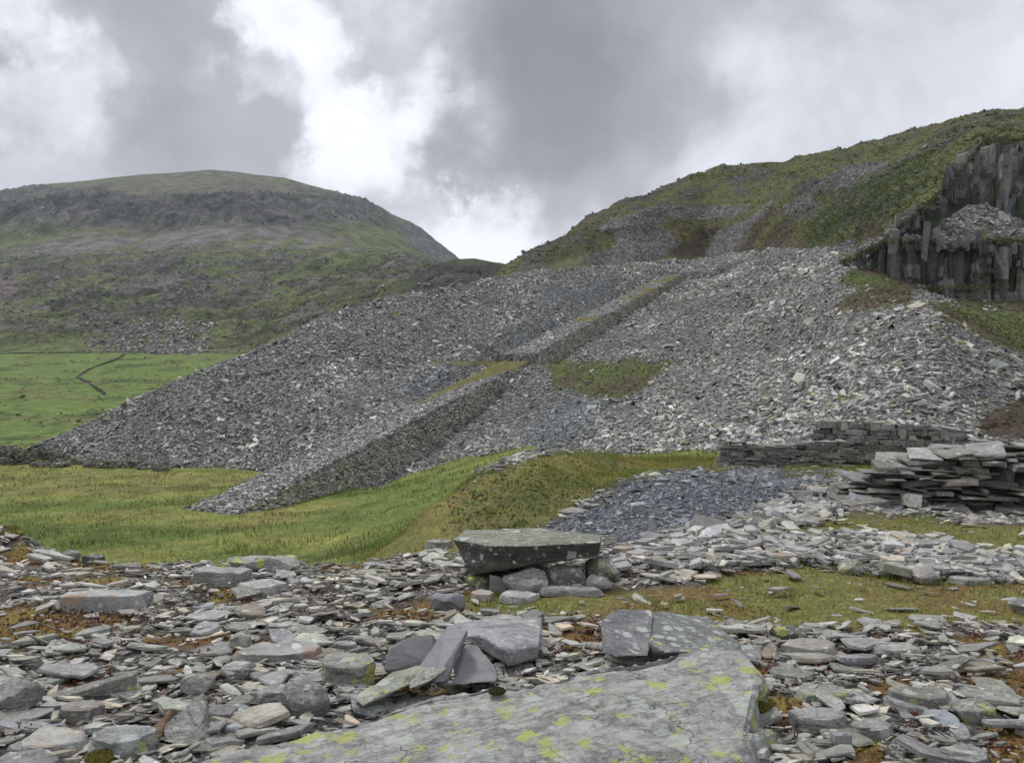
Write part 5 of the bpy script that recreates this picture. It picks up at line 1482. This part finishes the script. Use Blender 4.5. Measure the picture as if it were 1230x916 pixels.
# broken blocks lodged on the face
rgb = np.random.default_rng(55)
BLK = []
for me0 in DARKST[:8]:
    me = me0.copy(); me.name = 'rock_block'; me.materials.clear(); me.materials.append(M['cliff'])
    me.attributes['Col'].data.foreach_set('color', np.tile(np.array([*(slate_cols(1, rgb, .09, .24)[0]), 1], np.float32), len(me.vertices)).ravel())
    BLK.append(me)
for (x0, y0, x1, y1, Yc, m_) in ((1066, 292, 1240, 292, 105.2, 22), (1100, 350, 1225, 362, 102.5, 16), (1066, 284, 1130, 236, 109.2, 18), (1132, 225, 1180, 175, 124, 14), (1140, 240, 1230, 180, 124, 18), (1190, 280, 1240, 200, 119.5, 16), (1005, 326, 1066, 296, 110, 14), (1090, 330, 1230, 310, 105.0, 12)):
    for _ in range(m_):
        f_ = rgb.random(); Yq = Yc + rgb.normal(.2, .5)
        ob = link('rock_block', BLK[int(rgb.integers(0, 8))], None, cliff)
        ob.location = tuple(P(lerp(x0, x1, f_), lerp(y0, y1, f_) + rgb.normal(3, 4), Yq) - org)
        ob.rotation_euler = (rgb.normal(0, .1), rgb.normal(.06, .1), rgb.normal(0, .6))
        s0 = rgb.lognormal(.05, .4)
        ob.scale = (s0 * rgb.uniform(.25, .6), s0 * .9, s0 * rgb.uniform(.8, 2.6))
# grass and ferns caught on the rock steps
rgc = np.random.default_rng(77)
q = []
for (x0, y0, x1, y1, Yc, m_) in ((1066, 287, 1130, 288, 105.5, 500), (1180, 289, 1260, 287, 104.8, 700), (1130, 236, 1180, 170, 123, 500), (1180, 168, 1260, 163, 127, 700), (1190, 240, 1210, 200, 119.5, 400), (1062, 286, 1130, 232, 108.5, 700), (1095, 346, 1212, 344, 101.5, 500), (1000, 320, 1066, 288, 108, 700), (1165, 340, 1230, 300, 104.6, 300)):
    f_ = rgc.random(m_); Yq = Yc + rgc.normal(.4, .5, m_)
    X_ = (lerp(x0, x1, f_) - CX) / F * Yq
    q.append(np.stack([X_, Yq, EYE - (lerp(y0, y1, f_) + rgc.normal(1.5, 2.5, m_) - HY) / F * Yq], 1))
q = np.concatenate(q)
cq = np.where(rgc.random((len(q), 1)) < .6, np.array((.11, .125, .045)), np.array((.085, .07, .05))) * rgc.uniform(.7, 1.3, (len(q), 1))
o = link('ledge_plants', mk_mesh('ledge_plants', *leaves(q - org, rgc.uniform(.2, .6, len(q)), rgc, cq, .8)), M['leaf'], cliff)
o['kind'] = 'stuff'
# rubble ledge between the faces
pxl = np.linspace(1090, 1430, 90)
Gl = sheet(pxl, [[(1090, 300, 106.5), (1430, 300, 106.5)], [(1090, 291, 107), (1120, 290, 107), (1430, 289, 107)],
                 [(1090, 284, 110), (1118, 280, 112), (1140, 262, 114), (1160, 248, 116), (1185, 245, 117), (1210, 258, 118), (1230, 268, 118), (1430, 262, 118)], ('back', 9, .5)], [4, 26, 6], 1)
Gl[..., 2] += fbm(Gl / 1.5, 3, 801) * .5
cL = np.zeros(Gl.shape) + np.array((.11, .11, .10))
edge = sm(112, 107.5, Gl[..., 1]) * sm(1170, 1185, proj(Gl)[0])
cL = paint(cL, (.09, .115, .04), edge)
link('rubble_ledge', grid_mesh('rubble_ledge', Gl - org, cL), M['tip'], cliff)
k = 1700
p_, n_, _ = sample_grid(Gl, k, np.ones(Gl.shape[:2]), rng)
o = link('fallen_slates', mk_mesh('fallen_slates', *plates(p_ - org, n_, rng.lognormal(-.3, .45, k), rng, 4, tilt=.35, col=slate_cols(k, rng, .12, .38), aspect=(.3, .7))), M['far_slate'], cliff)
o['kind'] = 'stuff'

# ------------------------------------------------------------------ plants
# rough grass of the valley floor
wv = sm(20, 26, Gv[..., 1]) * sm(125, 112, Gv[..., 1]) * (vx > -160) * (vx < 900) * (50. / Gv[..., 1]) ** 1.1
wv = wv * (vy > 520)
n = 48000
p_, n_, (qa, qb) = sample_grid(Gv, n, wv * np.interp(va, [-.4, .4], [.6, 1.4]), rng, (va, vb))
tuft = fbm(p_ / np.array([1.6, 1.6, 50.]), 2, 901)
H = np.interp(tuft, [-.3, .45], [.10, .40]) * rng.uniform(.6, 1.4, n)
g = rng.random(n)
cl = np.where((g < .45 + .5 * qb)[:, None], np.array((.28, .26, .10)), np.array((.20, .228, .062)))
cl = np.where((qa - .6 * qb + .25 * rng.normal(0, 1, n) > .42)[:, None], np.array((.125, .18, .045)), cl)
cl = np.where((rng.random(n) < .12)[:, None], np.array((.17, .14, .075)), cl) * rng.uniform(.65, 1.3, (n, 1))
tag(link('rough_grass', mk_mesh('rough_grass', *blades(p_ - np.array([0, 0, .04]), H, rng.uniform(.035, .08, n) * np.interp(p_[:, 1], [40, 100], [.9, 1.6]), rng, cl, .7)), M['leaf']), 'rough tussocky grass and rushes covering the valley floor', 'grass', kind='stuff')

litter('rush_clumps', valley, Gv, 2500, ((vx > -100) & (vx < 330) & (Gv[..., 1] > 118) & (Gv[..., 1] < 440)) / Gv[..., 1] * sm(.0, .3, vc * .5 + va), .7, .8, 1.3, (.10, .13, .045), rng, True, .3)
# short grass on the terrace and mound
wg = infr * (np.clip(gras * sm(-.5, .0, fb_ + .35) + .16 * moss * sm(.1, .4, fa) + .8 * slope * (fx > 430) * (Gf[..., 1] < 46), 0, 1)) * (8. / np.maximum(Gf[..., 1], 3)) ** 1.15
n = 52000
p_, n_, (qm, qx) = sample_grid(Gf, n, wg, rng, (slope, fx))
lush = fbm(p_ / .8, 3, 911)
H = np.interp(lush, [-.3, .4], [.022, .085]) * rng.uniform(.5, 1.5, n) * np.interp(p_[:, 1], [6, 10, 20, 40], [.8, 1.0, 2.0, 3.4])
g = rng.random((n, 1))
cl = np.where(g < .45, np.array((.33, .27, .075)), np.array((.22, .23, .048)))
cl = np.where(rng.random((n, 1)) < .09, np.array((.25, .15, .06)), cl)
cl = np.where((lush[:, None] > .12) & (g < .8), np.array((.16, .20, .045)), cl) * rng.uniform(.7, 1.25, (n, 1))
tag(link('short_grass', mk_mesh('short_grass', *blades(p_, H, rng.uniform(.004, .009, n) * np.interp(p_[:, 1], [6, 10, 20, 40], [.9, 1.2, 2.2, 4.0]), rng, cl, .8)), M['leaf']), 'yellow green grass in strips between the slates and over the mound', 'grass', kind='stuff')

# bracken and heather on the mound
BR_ = [(540, 655), (560, 610), (610, 585), (660, 578), (700, 585), (735, 582), (690, 604), (650, 625), (625, 660)]
wb = infr * region(fx, fy, BR_, 18, fa + .5 * fc, 34)
n = 13000
p_, n_, (qx, qy) = sample_grid(Gf, n, wb + 1e-9, rng, (fx, fy))
cl_n = fbm(p_ / .9, 3, 921)
cushion = np.interp(fbm(p_ / np.array([1.1, 1.6, 30]), 2, 922), [-.3, .4], [.02, .40])
p_[:, 2] += rng.random(n) ** .6 * cushion
red = sm(.12, .36, cl_n + .25 * rng.normal(0, 1, n) - .1)
cl = lerp(np.array((.11, .155, .045)), np.array((.165, .12, .07)), red[:, None]) * rng.uniform(.55, 1.4, (n, 1))
tag(link('bracken', mk_mesh('bracken', *leaves(p_, rng.uniform(.04, .12, n), rng, cl, .8)), M['leaf']), 'dark green bracken and reddish heather on the grassy mound', 'bracken', kind='stuff')
# bracken on the hillside
wb = region(hx, hy, BRK, 4, ha, 14) + .7 * region(hx, hy, HB, 6, ha, 10)
n = 12000
p_, n_, (qc,) = sample_grid(Gh, n, wb * (150. / Gh[..., 1]) + 1e-9, rng, (region(hx, hy, BRK, 4, ha, 14),))
p_[:, 2] += rng.random(n) * .9
gsel = (qc + .3 * rng.normal(0, 1, n) + 1.6 * fbm(p_ / 5, 3, 931)) > .5
cl = np.where(gsel[:, None], np.array((.08, .125, .04)), np.array((.11, .095, .06))) * rng.uniform(.7, 1.25, (n, 1))
tag(link('bracken', mk_mesh('bracken', *leaves(p_, rng.uniform(.3, .7, n), rng, cl, .8)), M['leaf']), 'bright green bracken and brown heather on the hillside beside the cliff', 'bracken', kind='stuff')

# moss cushions and red stonecrop between the near slates
def blobs(pts, S, rg, col):
    n = len(pts)
    oc = np.array([(1, 0, 0), (0, 1, 0), (-1, 0, 0), (0, -1, 0), (0, 0, 1), (0, 0, -1)], float)
    V = pts[:, None] + oc[None] * S[:, None, None] * rg.uniform(.6, 1.2, (n, 6, 1))
    fc_ = np.array([(0, 1, 4), (1, 2, 4), (2, 3, 4), (3, 0, 4), (1, 0, 5), (2, 1, 5), (3, 2, 5), (0, 3, 5)])
    loops = (np.arange(n)[:, None, None] * 6 + fc_[None]).ravel()
    return V.reshape(-1, 3), loops, np.full(n * 8, 3), np.repeat(col, 6, 0)


wm = infr * moss * (5. / np.maximum(Gf[..., 1], 2.5)) ** 1.2
n = 7500
p_, n_, _ = sample_grid(Gf, n, wm + 1e-9, rng)
cl = np.array((.19, .11, .03))[None] * rng.uniform(.6, 1.3, (n, 1))
cl = np.where(fbm(p_ / .25, 2, 941)[:, None] > .1, np.array((.20, .16, .04)) * rng.uniform(.7, 1.2, (n, 1)), cl)
tag(link('moss', mk_mesh('moss', *blobs(p_ + rng.random((n, 1)) * np.array([0, 0, .012]), rng.uniform(.006, .018, n), rng, cl)), M['leaf']), 'orange brown moss in mats between the slates', 'moss', kind='stuff')
SED = [(-60, 735, 190, 785), (120, 660, 200, 680), (300, 705, 420, 735), (150, 690, 300, 730), (215, 800, 300, 830), (450, 700, 560, 745), (650, 745, 730, 795), (520, 700, 660, 720), (1000, 800, 1090, 830), (940, 860, 1100, 900), (0, 765, 60, 800), (700, 650, 900, 690), (1100, 760, 1230, 800), (150, 810, 260, 840), (380, 700, 480, 730)]
sedm = np.zeros(fx.shape)
for (a, b, c, d) in SED:
    sedm = np.maximum(sedm, region(fx, fy, [(a, b), (c, b), (c, d), (a, d)], 6, fa, 6))
sedm = np.maximum(sedm, .35 * (Gf[..., 1] < 11)) * infr * sm(.12, .3, fbm(Gf / .35, 3, 951)) * (1 - slope) * (1 - gras)
n = 8000
p_, n_, _ = sample_grid(Gf, n, sedm * (5. / np.maximum(Gf[..., 1], 2.5)) ** 1.2 + 1e-9, rng)
r_ = rng.random((n, 1))
cl = np.where(r_ < .62, np.array((.13, .036, .034)), np.where(r_ < .84, np.array((.26, .11, .10)), np.array((.5, .42, .38)))) * rng.uniform(.7, 1.2, (n, 1))
tag(link('stonecrop', mk_mesh('stonecrop', *blobs(p_ + rng.random((n, 1)) * np.array([0, 0, .035]) + np.array([0, 0, .01]), rng.uniform(.005, .013, n), rng, cl)), M['leaf']), 'dark red stonecrop with tiny pale flowers between the slates', 'stonecrop', kind='stuff')


# cushions of moss on the rocks
def moss_tuft(px, py, Y, r, label, col, n=500, seed=1):
    rg = np.random.default_rng(seed)
    v = rg.normal(0, 1, (n, 3)); v /= np.linalg.norm(v, axis=1, keepdims=True); v[:, 2] = np.abs(v[:, 2])
    q = v * np.array([r, r * .8, r * (.55 if r < .2 else .07)]) * rg.uniform(.7, 1, (n, 1))
    c = np.array(col)[None] * rg.uniform(.5, 1.4, (n, 1))
    o = link('moss_cushion', mk_mesh('moss_cushion', *join_parts([blobs(q, rg.uniform(.12, .22, n) * r, rg, c)])), M['leaf'], None, tuple(P(px, py, Y)) if px else (-6.62, 10.1, float(terr_z(np.array([-6.62]), np.array([10.1]))[0]) - .05))
    tag(o, label, 'moss')


def top_of(px, py):
    """distance at which the sight line meets the great slab's upper side"""
    Y = 4.2
    for _ in range(20):
        Y = (EYE + .085) * F / (py - HY)
    return Y


moss_tuft(597, 831, top_of(0, 831), .045, 'small dark green moss cushion in a pit of the huge slab', (.05, .055, .015), 500, 1)
moss_tuft(118, 914, 3.75, .075, 'golden green moss cushion beneath the grey slab with a lichen spot', (.14, .12, .025), 900, 2)
moss_tuft(912, 852, 4.35, .07, 'olive moss cushion in the broken end of the huge slab', (.12, .11, .02), 600, 3)
moss_tuft(None, None, None, .30, 'yellow green moss capping the heap of slates at the terrace end', (.22, .19, .05), 1500, 4)

# ------------------------------------------------------------------ air
bpy.ops.mesh.primitive_cube_add(size=1)
haze = bpy.context.object
haze.name = 'haze'
haze.dimensions = (4200, 3400, 620)
haze.location = (0, 1550, 280)
hm = bpy.data.materials.new('haze_air'); hm.use_nodes = True
ht = NT(hm.node_tree)
pv = ht.n('ShaderNodeVolumePrincipled')
pv.inputs['Color'].default_value = (.80, .87, 1.0, 1)
pv.inputs['Density'].default_value = 0.00009
pv.inputs['Anisotropy'].default_value = 0.2
ho = ht.n('ShaderNodeOutputMaterial'); ht.l(pv.outputs[0], ho.inputs['Volume'])
haze.data.materials.append(hm)
tag(haze, 'thin pale mountain air over the whole valley', kind='stuff')
